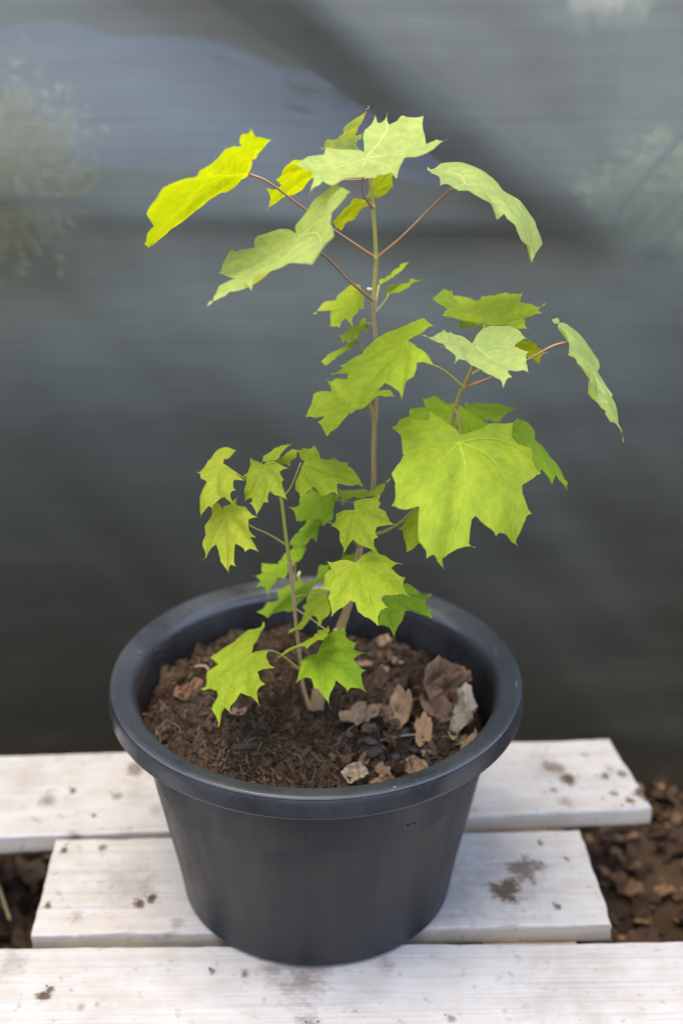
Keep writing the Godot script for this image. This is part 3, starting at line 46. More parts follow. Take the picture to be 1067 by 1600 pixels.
	{"t":1,"n":0.0497,"f":[-0.0106,0.3876,0.0276,-0.3268,-0.0714,0.9424,0.9228,-0.2397,0.3018,0.2043,0.9682,0.1442],"h":[-0.00001,-0.00323,-0.00346,-0.00450,0.01392,0.00438,-0.00086,0.00425,-0.00399,-0.00094],"u":[0.006,-1.037,-0.107,0.195,-0.194,0.100,-0.026,-0.217,1.795,-0.509,0.353,-0.718],"o":[-7.9,-6.1,-9.3,-4.8,-12.0,-4.0,-15.9,-3.3,-17.8,-2.0,-19.4,-0.6,-21.6,0.9,-25.2,0.5,-27.8,0.2,-30.0,-0.9,-26.4,0.4,-23.5,2.5,-20.7,4.9,-19.2,6.7,-17.2,8.4,-15.7,10.3,-17.5,12.1,-18.7,14.2,-20.3,16.1,-21.7,16.2,-24.4,16.6,-24.8,20.2,-24.7,23.7,-23.4,27.3,-25.8,28.3,-28.4,29.0,-24.7,28.7,-19.2,29.2,-18.7,31.1,-18.1,33.3,-16.3,35.4,-13.3,37.3,-10.8,39.2,-7.4,40.9,-3.3,44.4,-1.6,47.0,-1.8,49.7,-1.8,47.9,-0.4,45.9,3.3,44.4,6.5,43.5,8.7,42.2,11.7,41.1,13.2,38.3,13.5,34.8,14.1,31.6,21.3,33.4,26.4,35.3,31.2,38.2,28.5,35.9,27.2,33.6,27.0,31.1,27.8,30.0,29.0,28.7,29.8,27.6,32.1,26.9,34.4,26.7,36.8,27.0,34.0,25.7,31.3,24.1,29.1,21.8,27.9,19.7,27.5,17.9,30.0,17.4,32.2,16.6,34.4,15.9,37.8,15.0,41.2,14.7,44.4,15.2,40.5,14.4,37.1,12.8,33.3,10.5,32.2,9.2,30.7,7.4,27.9,6.3,25.2,5.4,22.6,4.4,18.9,4.0,14.9,3.7,11.1,3.6,8.6,3.0,5.8,2.4,3.6,2.0,1.3,1.8,-1.2,1.7,-4.0,1.6,-3.7,0.4,-3.6,-1.1,-3.8,-2.5,-6.5,-4.2],"s":[-0.0247,0.3610,0.0300,-0.0175,0.3713,0.0317]},
	{"t":2,"n":0.0345,"f":[0.0019,0.3465,-0.0046,-0.5354,-0.3216,-0.7810,-0.4562,-0.6681,0.5878,-0.7108,0.6710,0.2110],"h":[-0.00000,-0.00125,0.00203,0.00113,0.00489,-0.00111,-0.00006,0.00016,0.00269,-0.00082],"u":[-0.006,-0.945,0.358,-0.303,0.082,-0.271,-0.006,0.257,1.552,0.039,-0.084,-0.585],"o":[27.3,11.5,23.8,10.9,21.1,9.5,18.8,7.3,19.9,5.3,20.6,3.7,21.4,1.5,18.1,-1.6,16.6,-4.7,17.6,-8.6,11.8,-5.9,5.0,-3.7,-2.6,-2.0,-5.5,-3.0,-9.5,-4.0,-13.7,-4.6,-20.7,-1.6,-26.9,-0.2,-32.2,0.7,-30.9,2.0,-30.5,3.6,-31.3,5.9,-31.6,7.9,-31.6,10.0,-31.2,11.9,-32.8,14.0,-33.6,16.2,-34.5,18.2,-29.9,20.1,-27.1,22.2,-26.1,24.9,-24.9,22.7,-22.7,20.9,-18.9,18.4,-14.9,19.4,-11.0,20.7,-7.1,21.4,-0.8,20.8,4.0,21.4,8.0,22.7,9.1,20.9,10.0,19.8,12.3,17.6,17.5,14.7,22.4,12.7],"s":[0.0399,0.3417,0.0000,0.0190,0.3395,-0.0120]},
	{"t":2,"n":0.0448,"f":[-0.0152,0.2872,-0.0214,-0.3066,-0.2901,-0.9066,-0.7689,-0.4859,0.4155,-0.5610,0.8245,-0.0740],"h":[0.00000,0.00031,-0.01162,0.00084,0.00389,0.01695,-0.00003,-0.00026,-0.00107,-0.00081],"u":[0.004,-1.014,-0.051,-0.096,-0.214,0.044,-0.016,-0.093,0.926,-0.592,0.241,0.215],"o":[-14.5,-9.7,-14.3,-8.1,-16.3,-6.5,-13.4,-2.9,-10.4,1.0,-7.2,4.7,-6.6,6.8,-4.1,8.6,-7.5,11.6,-11.7,15.1,-14.8,18.0,-13.6,19.2,-11.1,20.6,-9.3,21.7,-13.2,24.7,-16.6,28.1,-19.7,31.1,-22.6,34.3,-26.8,37.0,-32.8,39.7,-27.2,37.5,-21.0,35.7,-13.4,34.0,-5.3,37.0,-1.8,40.6,-2.6,44.8,-2.4,40.5,1.7,36.3,7.3,30.8,16.4,30.6,22.9,30.9,27.4,32.5,23.5,30.5,21.6,28.2,21.2,24.5,26.4,21.9,30.2,20.2,35.4,18.4,31.1,18.1,28.1,17.2,24.5,15.9,21.4,14.3,18.1,12.9,13.8,11.6,16.2,10.2,20.1,8.5,22.5,7.0,22.7,4.5,21.4,1.9,18.7,-0.3,15.9,-2.8,11.5,-4.8,7.5,-6.7,-2.3,-7.2,-8.3,-8.3],"s":[-0.0171,0.2816,0.0242,-0.0160,0.2791,-0.0121]},
	{"t":2,"n":0.0560,"f":[0.0037,0.2610,-0.0430,-0.2382,-0.3492,-0.9062,-0.7835,-0.4824,0.3918,-0.5740,0.8033,-0.1587],"h":[-0.00000,0.00130,0.00241,0.00029,-0.00287,-0.00351,0.00001,0.00015,0.00049,0.00029],"u":[-0.011,-0.976,0.413,-0.305,-0.154,-0.358,-0.028,0.164,2.065,-0.643,-0.113,-0.995],"o":[-1.1,-11.3,1.6,-9.5,5.9,-8.0,12.7,-7.0,11.0,-4.5,8.3,-1.7,6.6,0.5,2.2,2.3,-2.0,4.0,-7.0,5.8,-6.1,8.4,-3.7,10.6,-4.5,13.4,7.9,13.3,18.6,12.4,29.1,10.6,24.6,13.3,24.9,16.1,26.0,18.9,30.4,22.4,33.9,26.2,36.3,29.8,27.8,32.1,19.9,34.6,9.9,36.9,13.9,39.0,18.6,41.7,22.2,44.0,17.4,48.9,16.6,52.7,20.2,56.0,9.9,53.8,-1.7,52.3,-19.7,51.7,-23.8,49.3,-27.3,46.5,-30.4,43.7,-34.9,40.9,-36.8,37.4,-40.1,34.3,-39.3,31.4,-38.2,28.6,-36.1,25.5,-32.3,22.6,-27.5,19.4,-22.1,16.7,-24.0,12.5,-23.8,7.9,-24.4,3.9,-23.7,1.6,-22.5,-1.2,-20.5,-3.6,-11.6,-6.1,-5.2,-9.1],"s":[0.0244,0.2591,0.0000,0.0130,0.2550,-0.0340]},
	{"t":1,"n":0.0624,"f":[-0.0476,0.2431,0.0458,-0.4575,-0.4560,-0.7634,-0.5045,-0.5738,0.6451,-0.7323,0.6803,0.0325],"h":[-0.00002,0.00148,0.00884,-0.00077,-0.00435,-0.01343,0.00055,0.00036,0.00143,-0.00384],"u":[-0.008,-0.976,0.313,-0.260,0.076,-0.332,-0.001,0.421,0.845,0.007,-0.526,0.299],"o":[0.5,0.8,-0.6,-0.4,-1.6,-1.4,-3.6,-2.3,-13.8,-1.5,-21.4,-1.5,-26.0,-3.2,-26.0,-1.4,-26.9,0.6,-29.4,3.5,-38.5,7.7,-46.7,10.7,-54.2,12.3,-47.1,13.2,-42.0,14.8,-38.0,18.0,-46.6,22.4,-54.6,25.7,-62.4,27.6,-58.9,29.1,-56.2,30.8,-54.8,33.7,-56.2,37.1,-58.0,40.1,-61.7,42.6,-56.7,40.0,-49.7,37.5,-40.5,35.2,-36.2,35.0,-31.2,34.6,-26.3,34.2,-26.1,36.9,-25.3,39.9,-23.9,42.4,-20.9,44.7,-20.2,46.8,-20.5,49.0,-16.8,47.7,-11.9,46.4,-5.4,51.0,-1.5,55.0,-0.9,59.3,1.0,55.5,5.4,51.7,15.0,47.3,14.2,43.8,12.8,40.5,12.3,36.9,15.6,35.2,17.6,33.4,29.3,32.4,38.9,32.5,46.8,33.5,42.8,30.0,43.3,25.9,47.7,19.9,43.7,17.6,39.4,15.2,34.9,13.0,45.3,9.9,53.9,7.7,58.4,7.4,56.5,5.0,52.0,2.7,49.3,-1.0,48.0,-4.6,45.7,-7.9,43.3,-11.1,41.7,-14.3,39.6,-17.5,37.5,-20.5,28.5,-23.3,25.8,-27.6,26.8,-33.1,22.7,-28.1,17.2,-23.0,8.1,-16.9,8.4,-14.2,9.0,-11.3,10.1,-9.0,6.6,-5.7,3.5,-2.3],"s":[-0.0116,0.2076,0.0137,-0.0311,0.2343,0.0282]},
	{"t":2,"n":0.0528,"f":[0.0004,0.2562,0.0685,-0.9910,0.0081,0.1339,0.1288,-0.2208,0.9668,0.0374,0.9753,0.2177],"h":[-0.00019,-0.01488,0.00968,-0.01011,0.01595,-0.00255,0.01009,-0.02559,0.01442,-0.00638],"u":[-0.028,-1.568,0.221,-0.882,-0.104,-0.194,-0.015,-0.004,1.425,-0.310,0.066,-0.363],"o":[0.1,0.2,-1.1,-3.3,-2.7,-6.7,-4.3,-9.6,-5.8,-12.2,-8.0,-14.6,-9.8,-17.2,-11.5,-18.1,-13.5,-18.7,-15.3,-18.9,-18.9,-19.1,-21.7,-19.6,-23.9,-20.7,-22.4,-18.9,-21.6,-14.4,-21.2,-8.1,-23.7,-4.9,-25.8,-3.2,-28.4,-2.8,-26.8,-1.4,-25.5,0.9,-29.5,3.8,-33.6,4.1,-37.8,3.3,-34.7,4.1,-31.7,5.9,-28.1,8.8,-26.3,10.1,-24.8,11.7,-23.1,12.7,-24.1,14.6,-24.9,16.6,-27.0,19.1,-29.0,20.1,-31.7,20.2,-30.3,20.8,-28.4,22.1,-27.2,23.4,-27.3,25.5,-27.5,27.8,-27.7,29.7,-28.5,32.4,-29.8,33.9,-32.4,34.0,-29.7,33.9,-26.2,34.7,-21.8,36.2,-20.6,36.4,-18.7,36.8,-17.4,37.1,-16.1,38.8,-15.0,40.0,-14.4,41.3,-14.1,39.7,-13.0,38.3,-11.2,36.9,-9.7,35.8,-8.6,34.3,-7.4,33.2,-6.7,35.0,-6.1,36.9,-5.3,38.7,-4.2,40.3,-3.2,41.9,-1.8,43.4,-0.5,47.1,-0.3,49.7,-0.3,52.8,-0.2,50.3,0.7,48.3,2.3,45.8,3.5,44.2,4.9,42.2,6.0,39.6,7.4,39.3,8.6,38.6,8.8,35.7,8.9,32.8,9.1,29.4,10.2,27.9,11.4,26.4,13.1,26.6,14.6,26.2,16.0,26.0,18.0,26.3,19.6,27.3,21.0,28.9,19.3,26.8,18.1,23.8,17.0,19.8,15.9,16.4,14.8,13.5,13.7,9.8,13.2,7.3,12.6,5.2,14.0,2.1,15.7,0.6,17.3,-0.8,14.6,0.8,11.9,0.8,8.4,-1.1,6.4,-1.0,4.5,-1.1,2.7,-1.2,1.6,-0.7],"s":[0.0176,0.2350,-0.0012,0.0061,0.2450,0.0348]},
	{"t":1,"n":0.0409,"f":[0.0071,0.2683,0.0569,-0.1509,-0.4561,-0.8770,-0.8686,-0.3624,0.3379,-0.4720,0.8128,-0.3415],"h":[-0.00010,0.00018,0.00153,0.00107,-0.00493,-0.00195,0.00056,-0.00426,0.00426,0.00054],"u":[-0.002,-0.985,0.350,-0.512,-0.744,-0.342,-0.009,0.126,1.756,-0.461,0.119,-0.712],"o":[6.4,40.2,-3.4,37.7,-1.6,34.2,9.0,29.0,5.8,27.1,-0.3,25.4,-6.4,23.8,-2.4,21.6,1.1,19.0,1.4,17.0,3.6,15.1,3.8,13.2,2.5,11.3,3.6,9.8,6.8,7.9,7.8,6.0,17.4,3.8,24.5,1.7,10.4,0.9,8.3,-1.3,7.1,-3.5,-0.9,-1.9,-13.6,-0.2,-18.0,2.1,-25.2,4.6,-28.3,6.3,-31.1,8.5,-35.9,10.9,-37.5,13.2,-40.9,15.4,-40.6,17.2,-40.4,18.9,-39.9,21.2,-39.6,23.1,-39.4,24.8,-39.5,23.8,-36.7,23.1,-17.7,20.8,-15.4,23.8,-13.0,26.8,-8.2,29.5,-10.2,33.1,-12.2,36.5,-8.8,39.5,3.1,39.3],"s":[-0.0161,0.2680,0.0225,-0.0034,0.2632,0.0311]},
	{"t":1,"n":0.0436,"f":[0.0065,0.2789,0.0189,-0.3033,-0.1233,-0.9449,-0.5442,-0.7916,0.2780,-0.7822,0.5985,0.1730],"h":[-0.00000,0.00011,-0.00618,0.00004,-0.00106,0.00721,0.00001,0.00021,-0.00095,0.00017],"u":[-0.034,-1.425,0.220,-0.305,0.035,-0.210,-0.112,0.090,2.352,-0.490,0.148,-1.056],"o":[20.2,7.9,17.7,5.6,14.9,2.9,11.8,0.7,3.4,-0.7,-2.2,-2.4,-7.7,-4.6,-7.1,-2.2,-8.0,0.2,-10.3,2.5,-16.2,3.9,-21.8,5.7,-27.0,7.5,-26.2,10.3,-24.2,13.2,-22.4,16.1,-20.1,18.6,-19.3,20.5,-20.2,22.5,-18.2,20.5,-15.1,18.5,-9.9,17.3,-7.4,18.0,-4.7,18.2,-4.5,22.1,-3.9,25.9,-3.5,30.1,-1.6,32.0,1.0,33.6,6.1,37.5,8.8,40.4,9.4,43.6,9.4,41.8,11.5,39.9,10.9,37.9,8.8,36.0,7.5,34.3,7.2,31.9,7.0,29.4,6.3,27.2,8.6,25.2,9.8,22.8,10.9,20.6,15.2,20.6,19.0,19.8,19.9,16.2,20.4,12.1],"s":[-0.0168,0.2782,0.0238,-0.0040,0.2729,0.0097]},
	{"t":1,"n":0.0546,"f":[0.0273,0.3341,0.0780,-0.9714,-0.1908,0.1414,0.2041,-0.3658,0.9081,-0.1215,0.9109,0.3943],"h":[-0.00001,-0.00318,0.00191,-0.02550,0.00962,-0.00405,0.00128,-0.00712,0.00282,-0.00119],"u":[-0.000,-1.162,0.000,-0.045,-0.416,-0.001,-0.027,-0.062,1.688,-0.723,-0.029,-0.616],"o":[0.5,-0.3,-1.5,-1.7,-3.4,-2.9,-5.4,-4.1,-7.8,-4.5,-10.1,-5.6,-12.5,-5.9,-14.3,-7.0,-15.6,-8.6,-15.3,-6.8,-15.5,-4.6,-15.9,-2.4,-18.0,-1.4,-19.8,-0.7,-21.2,0.3,-24.3,3.7,-27.3,5.0,-30.9,5.4,-27.9,6.2,-24.8,7.8,-21.3,10.4,-22.2,12.0,-23.0,13.5,-23.8,15.0,-25.3,16.8,-27.2,17.7,-29.1,18.0,-28.0,19.4,-26.7,21.3,-25.7,23.7,-25.9,27.6,-26.8,30.1,-28.6,32.1,-26.1,31.5,-24.0,31.5,-20.6,32.6,-18.7,32.9,-17.2,33.1,-15.2,33.3,-13.3,33.2,-10.8,33.1,-9.0,32.9,-8.5,35.0,-7.8,37.1,-8.5,40.1,-9.4,42.1,-10.7,43.3,-9.0,43.3,-6.8,44.2,-4.6,45.2,-2.3,48.5,-1.2,51.5,-0.4,54.6,0.1,52.7,1.1,51.2,2.8,49.3,4.3,48.5,6.1,47.6,7.3,46.0,8.3,43.6,9.4,41.7,9.6,38.9,9.4,35.6,9.3,32.7,10.6,31.6,11.9,30.2,14.2,31.5,16.2,32.6,18.4,33.7,22.3,33.7,25.2,34.2,27.7,36.1,26.0,33.6,25.6,30.0,25.3,25.3,25.5,23.0,25.6,20.8,24.7,18.9,23.9,17.6,23.0,15.4,24.1,13.8,25.1,12.0,26.3,10.1,28.1,7.8,29.6,6.5,31.5,5.5,29.5,6.7,27.3,6.3,25.1,5.0,24.7,2.9,23.9,1.5,23.3,-0.5,21.7,-1.0,19.9,-1.8,18.2,-2.3,18.2,-5.1,18.8,-8.1,19.4,-10.6,17.8,-8.6,16.0,-7.0,13.3,-6.1,11.1,-5.7,8.9,-4.7,6.9,-4.0,4.7,-2.9,2.7,-1.6],"s":[0.0324,0.3021,0.0000]},
	{"t":2,"n":0.0487,"f":[0.0514,0.2774,0.0163,-0.6356,-0.1275,0.7614,0.7690,-0.1919,0.6098,0.0683,0.9731,0.2200],"h":[0.00002,0.00291,-0.01163,-0.00938,-0.00345,0.01408,-0.00406,0.00224,0.00505,-0.00224],"u":[-0.024,1.303,0.145,-0.211,-0.138,-0.115,-0.130,-0.287,2.033,-0.656,0.315,-0.813],"o":[-20.4,4.6,-21.1,7.7,-21.1,10.8,-20.9,14.0,-21.8,18.9,-24.7,21.2,-28.3,23.7,-23.4,24.3,-18.1,25.7,-12.2,28.2,-9.9,31.0,-8.0,34.1,-5.6,36.7,-2.0,41.5,-0.6,45.3,0.0,48.7,-1.6,42.8,-0.9,37.8,2.0,32.8,3.0,30.7,3.2,28.1,3.7,25.3,5.5,25.1,6.9,24.0,8.8,23.8,11.9,25.6,15.0,26.9,18.2,28.3,23.2,28.2,27.2,29.2,31.1,31.1,29.2,29.1,28.3,26.9,27.1,24.0,27.5,19.8,28.6,17.2,30.7,14.8,26.8,13.8,22.8,11.4,18.4,8.0,13.8,5.5,8.8,3.5,3.4,1.3,-0.7,1.4,-4.4,1.6,-8.3,1.8,-12.3,2.6,-16.9,3.7],"s":[0.0286,0.2798,0.0000,0.0410,0.2736,-0.0010]},
	{"t":1,"n":0.0361,"f":[0.0260,0.3651,0.0595,-0.7566,-0.6513,-0.0571,0.3490,-0.4762,0.8071,-0.5529,0.5907,0.5877],"h":[0.00000,-0.00100,-0.00008,-0.00938,0.00092,-0.00017,0.00245,-0.00109,0.00018,-0.00005],"u":[-0.007,-1.086,0.288,-0.057,-0.041,-0.276,-0.002,0.142,1.004,-0.133,-0.009,0.015],"o":[-0.3,-0.4,-1.2,-2.0,-2.1,-3.5,-3.3,-5.1,-5.5,-4.6,-8.3,-3.4,-10.3,-2.9,-13.8,-0.6,-16.6,0.1,-19.5,-0.2,-18.8,2.1,-18.6,4.1,-19.0,7.0,-17.4,8.2,-15.9,9.2,-17.1,10.5,-18.1,12.3,-19.1,13.9,-19.0,16.6,-18.9,19.2,-18.5,21.7,-19.5,24.4,-20.2,26.2,-21.8,27.5,-20.5,25.8,-18.8,24.6,-16.5,23.8,-14.0,23.0,-11.6,22.0,-9.3,21.1,-8.2,22.3,-6.9,23.5,-6.7,25.8,-6.9,27.3,-7.5,29.1,-6.1,28.5,-4.3,28.4,-1.9,30.9,-0.5,33.3,0.1,36.1,0.9,33.6,2.0,31.4,4.1,29.1,5.3,27.1,6.5,25.7,7.8,23.6,8.2,22.0,9.0,20.1,9.5,18.3,10.7,18.7,12.1,18.9,13.8,19.0,18.5,19.2,22.2,19.9,24.8,22.0,22.5,19.4,20.7,16.2,20.2,11.2,19.4,9.1,18.0,7.5,16.9,5.6,17.9,2.1,19.6,-0.8,21.7,-3.5,18.8,-3.7,16.1,-4.7,13.8,-7.2,11.5,-6.6,9.3,-6.0,6.9,-5.2,4.2,-3.7,2.0,-2.2],"s":[0.0331,0.3062,0.0000,0.0247,0.3330,0.0312]},
	{"t":1,"n":0.0399,"f":[0.0321,0.3493,0.0043,0.0322,0.3134,0.9491,0.9586,0.2590,-0.1180,-0.2828,0.9136,-0.2921],"h":[-0.00006,-0.00264,-0.00347,0.00044,0.01056,0.04004,0.00015,-0.00101,-0.00618,-0.02625],"u":[-0.010,1.409,-0.179,-0.716,0.389,0.278,0.017,-0.326,1.208,0.741,-0.299,0.465],"o":[-17.5,-13.0,-15.9,-11.4,-17.7,-9.0,-19.5,-5.6,-20.8,-4.0,-19.3,-2.7,-18.3,-1.3,-20.9,1.8,-19.6,5.0,-14.3,7.9,-10.8,11.6,-1.3,15.0,12.1,18.3,18.3,21.0,19.3,23.5,11.1,25.8,7.9,22.4,18.3,19.3,39.9,15.4,37.5,14.1,35.6,12.4,33.3,10.8,26.2,8.7,21.0,6.2,15.3,3.7,8.4,1.5,1.7,-0.5,-2.6,-2.8,1.5,-4.3,7.6,-6.0,13.3,-7.6,17.6,-10.2,23.6,-12.5,32.9,-14.5,23.5,-13.7,16.2,-13.4,9.2,-14.0,-4.0,-13.0,-13.0,-12.5],"s":[0.0413,0.3498,0.0000,0.0361,0.3449,-0.0065]},
	{"t":2,"n":0.0349,"f":[0.0033,0.3253,-0.0096,-0.3289,-0.2915,-0.8983,-0.7509,-0.4962,0.4359,-0.5727,0.8178,-0.0557],"h":[-0.00001,-0.00321,-0.01347,0.00139,0.00764,0.01024,0.00005,0.00103,0.00438,0.00689],"u":[0.045,-1.277,-0.548,0.116,0.171,0.551,-0.108,0.206,2.298,-0.515,-0.537,-1.084],"o":[-0.4,-2.0,4.0,-0.1,9.7,1.6,18.7,2.8,18.9,4.7,17.6,6.9,17.1,8.9,18.1,11.5,18.5,14.1,17.3,17.0,10.0,21.9,4.6,26.3,0.2,30.4,-0.9,29.6,-2.5,29.0,-6.6,29.2,-10.1,31.3,-11.8,33.0,-13.8,34.9,-12.2,33.3,-11.9,32.0,-12.8,30.6,-13.8,28.5,-15.9,26.6,-17.3,24.3,-15.2,21.5,-13.5,18.8,-11.8,16.4,-16.2,15.8,-20.7,16.2,-25.7,16.7,-19.1,13.6,-14.5,10.4,-12.5,6.4,-13.0,5.1,-14.8,4.0,-15.7,2.6,-8.5,0.9,-3.9,-0.4],"s":[0.0354,0.3190,0.0000,0.0178,0.3163,-0.0175]},
	{"t":2,"n":0.0114,"f":[0.0286,0.2923,-0.0147,0.1402,-0.8423,-0.5204,-0.8131,-0.3979,0.4250,-0.5650,0.3635,-0.7407],"h":[-0.00000,0.00077,0.00002,-0.00058,-0.00116,0.00019,-0.00014,-0.00049,-0.00040,0.00007],"u":[-0.004,0.976,0.142,-0.042,-0.087,-0.144,-0.012,0.217,1.571,-0.025,-0.363,-0.496],"o":[-4.4,10.9,-4.8,9.2,-5.9,7.9,-8.3,6.5,-4.7,3.5,-2.2,1.1,-2.0,-1.2,1.5,-1.3,5.1,-1.3,9.7,-2.2,10.1,-0.5,11.2,1.0,11.4,2.8,9.2,4.4,6.2,6.6,4.1,8.2,0.7,8.8,-1.8,9.4],"s":[0.0307,0.2919,0.0000,0.0295,0.2860,-0.0203]},
]
# Dirt and knocks on the boards: x, z, radius, strength
const STAINS := [[0.219,-0.140,0.0095,0.55],[0.227,-0.121,0.0074,0.80],[0.262,-0.125,0.0037,0.80],[0.278,-0.128,0.0047,0.60],[0.270,-0.134,0.0042,0.40],[0.289,-0.091,0.0074,1.00],[0.287,-0.098,0.0047,1.00],[0.272,-0.082,0.0037,0.80],[0.261,-0.095,0.0032,0.60],[0.215,-0.083,0.0063,0.40],[0.209,-0.103,0.0026,0.60],[0.255,-0.161,0.0026,0.50],[-0.169,-0.150,0.0074,0.55],[-0.246,-0.109,0.0074,0.50],[-0.224,-0.121,0.0026,0.70],[-0.184,-0.112,0.0047,0.50],[-0.167,-0.113,0.0116,0.20],[-0.202,-0.085,0.0021,0.70],[-0.148,-0.090,0.0063,0.30],[0.209,-0.142,0.0179,0.20],[-0.275,-0.139,0.0211,0.12],[-0.217,-0.057,0.0053,0.50],[-0.217,-0.037,0.0026,0.70],[-0.185,-0.038,0.0032,0.60],[-0.144,0.011,0.0095,0.35],[-0.145,0.032,0.0042,0.80],[-0.136,0.028,0.0037,0.90],[-0.171,0.012,0.0047,0.35],[-0.219,0.033,0.0026,0.70],[-0.193,0.048,0.0053,0.30],[-0.159,0.009,0.0221,0.22],[0.172,0.000,0.0105,0.65],[0.184,-0.005,0.0063,0.60],[0.155,0.026,0.0105,0.75],[0.145,0.021,0.0053,0.70],[0.192,0.044,0.0026,0.70],[0.194,-0.035,0.0026,0.70],[0.212,-0.013,0.0021,0.60],[0.163,0.013,0.0263,0.20],[0.107,0.032,0.0263,0.20],[-0.112,0.056,0.0053,0.30],[-0.208,0.130,0.0042,0.80],[-0.205,0.125,0.0032,0.70],[-0.179,0.142,0.0032,0.40],[-0.014,0.116,0.0179,0.45],[-0.034,0.108,0.0116,0.40],[0.050,0.106,0.0063,0.30],[-0.237,0.095,0.0105,0.30],[0.094,0.162,0.0032,0.50],[-0.010,0.163,0.0074,0.50],[0.195,0.127,0.0316,0.12],[-0.058,0.113,0.0032,0.60],[-0.083,0.109,0.0026,0.60],[0.167,0.148,0.0211,0.12],[0.029,0.141,0.0158,0.10]]

# ------------------------------------------------------------------ helpers
func numbered(called: String) -> String:
	var n: int = names.get(called, 0)
	names[called] = n + 1
	return called if n == 0 else "%s_%03d" % [called, n]

func tag(o: Node, label: String, category: String, group := "", kind := "") -> Node:
	if label: o.set_meta("label", label)
	if category: o.set_meta("category", category)
	if group: o.set_meta("group", group)
	if kind: o.set_meta("kind", kind)
	return o

func base(called: String, where: Vector3) -> Node3D:
	var o := Node3D.new()
	o.name = numbered(called)
	add_child(o)
	o.position = where
	return o

func part(called: String, m: Mesh, mat: Material, parent: Node) -> MeshInstance3D:
	var o := MeshInstance3D.new()
	o.name = numbered(called) if parent == self else called
	o.mesh = m
	o.material_override = mat
	o.cast_shadow = GeometryInstance3D.SHADOW_CASTING_SETTING_DOUBLE_SIDED
	parent.add_child(o, true)
	return o

func noise(s: int, freq: float, oct := 4) -> FastNoiseLite:
	var n := FastNoiseLite.new()
	n.seed = s
	n.noise_type = FastNoiseLite.TYPE_SIMPLEX_SMOOTH
	n.frequency = freq
	n.fractal_octaves = oct
	return n

func lin(r: float, g: float, b: float, a := 1.0) -> Color:
	return Color(r, g, b, a).linear_to_srgb()

func std(c: Color, rough: float, spec := 0.5) -> StandardMaterial3D:
	var m := StandardMaterial3D.new()
	m.albedo_color = c
	m.roughness = rough
	m.metallic_specular = spec
	m.cull_mode = BaseMaterial3D.CULL_DISABLED
	return m

func bumped(m: StandardMaterial3D, s: int, freq: float, scale: float, tri: float) -> StandardMaterial3D:
	var t := NoiseTexture2D.new()
	t.width = 512
	t.height = 512
	t.seamless = true
	t.noise = noise(s, freq, 5)
	m.heightmap_enabled = true
	m.heightmap_texture = t
	m.heightmap_scale = scale
	m.uv1_triplanar = true
	m.uv1_scale = Vector3.ONE * tri
	return m

func mesh_of(v: PackedVector3Array, idx: PackedInt32Array, uv := PackedVector2Array(), col := PackedColorArray()) -> ArrayMesh:
	var nrm := PackedVector3Array()
	nrm.resize(v.size())
	for i in range(0, idx.size(), 3):
		var a := v[idx[i]]
		var n := (v[idx[i + 2]] - a).cross(v[idx[i + 1]] - a)
		for k in 3: nrm[idx[i + k]] += n
	for i in v.size():
		nrm[i] = nrm[i].normalized() if nrm[i].length_squared() > 0.0 else Vector3.UP
	var a := []
	a.resize(Mesh.ARRAY_MAX)
	a[Mesh.ARRAY_VERTEX] = v
	a[Mesh.ARRAY_NORMAL] = nrm
	a[Mesh.ARRAY_INDEX] = idx
	if uv.size(): a[Mesh.ARRAY_TEX_UV] = uv
	if col.size(): a[Mesh.ARRAY_COLOR] = col
	var m := ArrayMesh.new()
	m.add_surface_from_arrays(Mesh.PRIMITIVE_TRIANGLES, a)
	return m

func smooth_path(p: PackedVector3Array, r: PackedFloat32Array, sub: int) -> Array:
	var op := PackedVector3Array()
	var orr := PackedFloat32Array()
	for i in p.size() - 1:
		var a := p[maxi(i - 1, 0)]
		var d := p[mini(i + 2, p.size() - 1)]
		for k in sub:
			var t := float(k) / sub
			op.append(p[i].cubic_interpolate(p[i + 1], a, d, t))
			orr.append(lerpf(r[i], r[i + 1], t))
	op.append(p[p.size() - 1])
	orr.append(r[r.size() - 1])
	return [op, orr]

func tube(p: PackedVector3Array, r: PackedFloat32Array, sides := 8, sub := 5, rough := 0.0, s := 1) -> ArrayMesh:
	var sp := smooth_path(p, r, sub)
	var q: PackedVector3Array = sp[0]
	var rr: PackedFloat32Array = sp[1]
	var v := PackedVector3Array()
	var uv := PackedVector2Array()
	var idx := PackedInt32Array()
	var nn := noise(s, 60.0, 3)
	var side := Vector3(0.31, 0.2, 0.93)
	var len := 0.0
	for i in q.size():
		var d := (q[mini(i + 1, q.size() - 1)] - q[maxi(i - 1, 0)]).normalized()
		side = (side - d * side.dot(d)).normalized()
		var up := d.cross(side)
		if i: len += q[i].distance_to(q[i - 1])
		for k in sides + 1:
			var an := TAU * (k % sides) / sides
			var dir := side * cos(an) + up * sin(an)
			var rad := rr[i] * (1.0 + rough * nn.get_noise_3d(q[i].x + dir.x * .01, q[i].y + dir.y * .01, q[i].z + dir.z * .01))
			v.append(q[i] + dir * rad)
			uv.append(Vector2(float(k) / sides, len * 20.0))
	var w := sides + 1
	for i in q.size() - 1:
		for k in sides:
			var a := i * w + k
			idx.append_array(PackedInt32Array([a, a + 1, a + w, a + 1, a + w + 1, a + w]))
	for e in [0, q.size() - 1]:
		var c := v.size()
		v.append(q[e])
		uv.append(Vector2(.5, len * 20.0))
		for k in sides:
			if e == 0: idx.append_array(PackedInt32Array([c, e * w + k + 1, e * w + k]))
			else: idx.append_array(PackedInt32Array([c, e * w + k, e * w + k + 1]))
	return mesh_of(v, idx, uv)

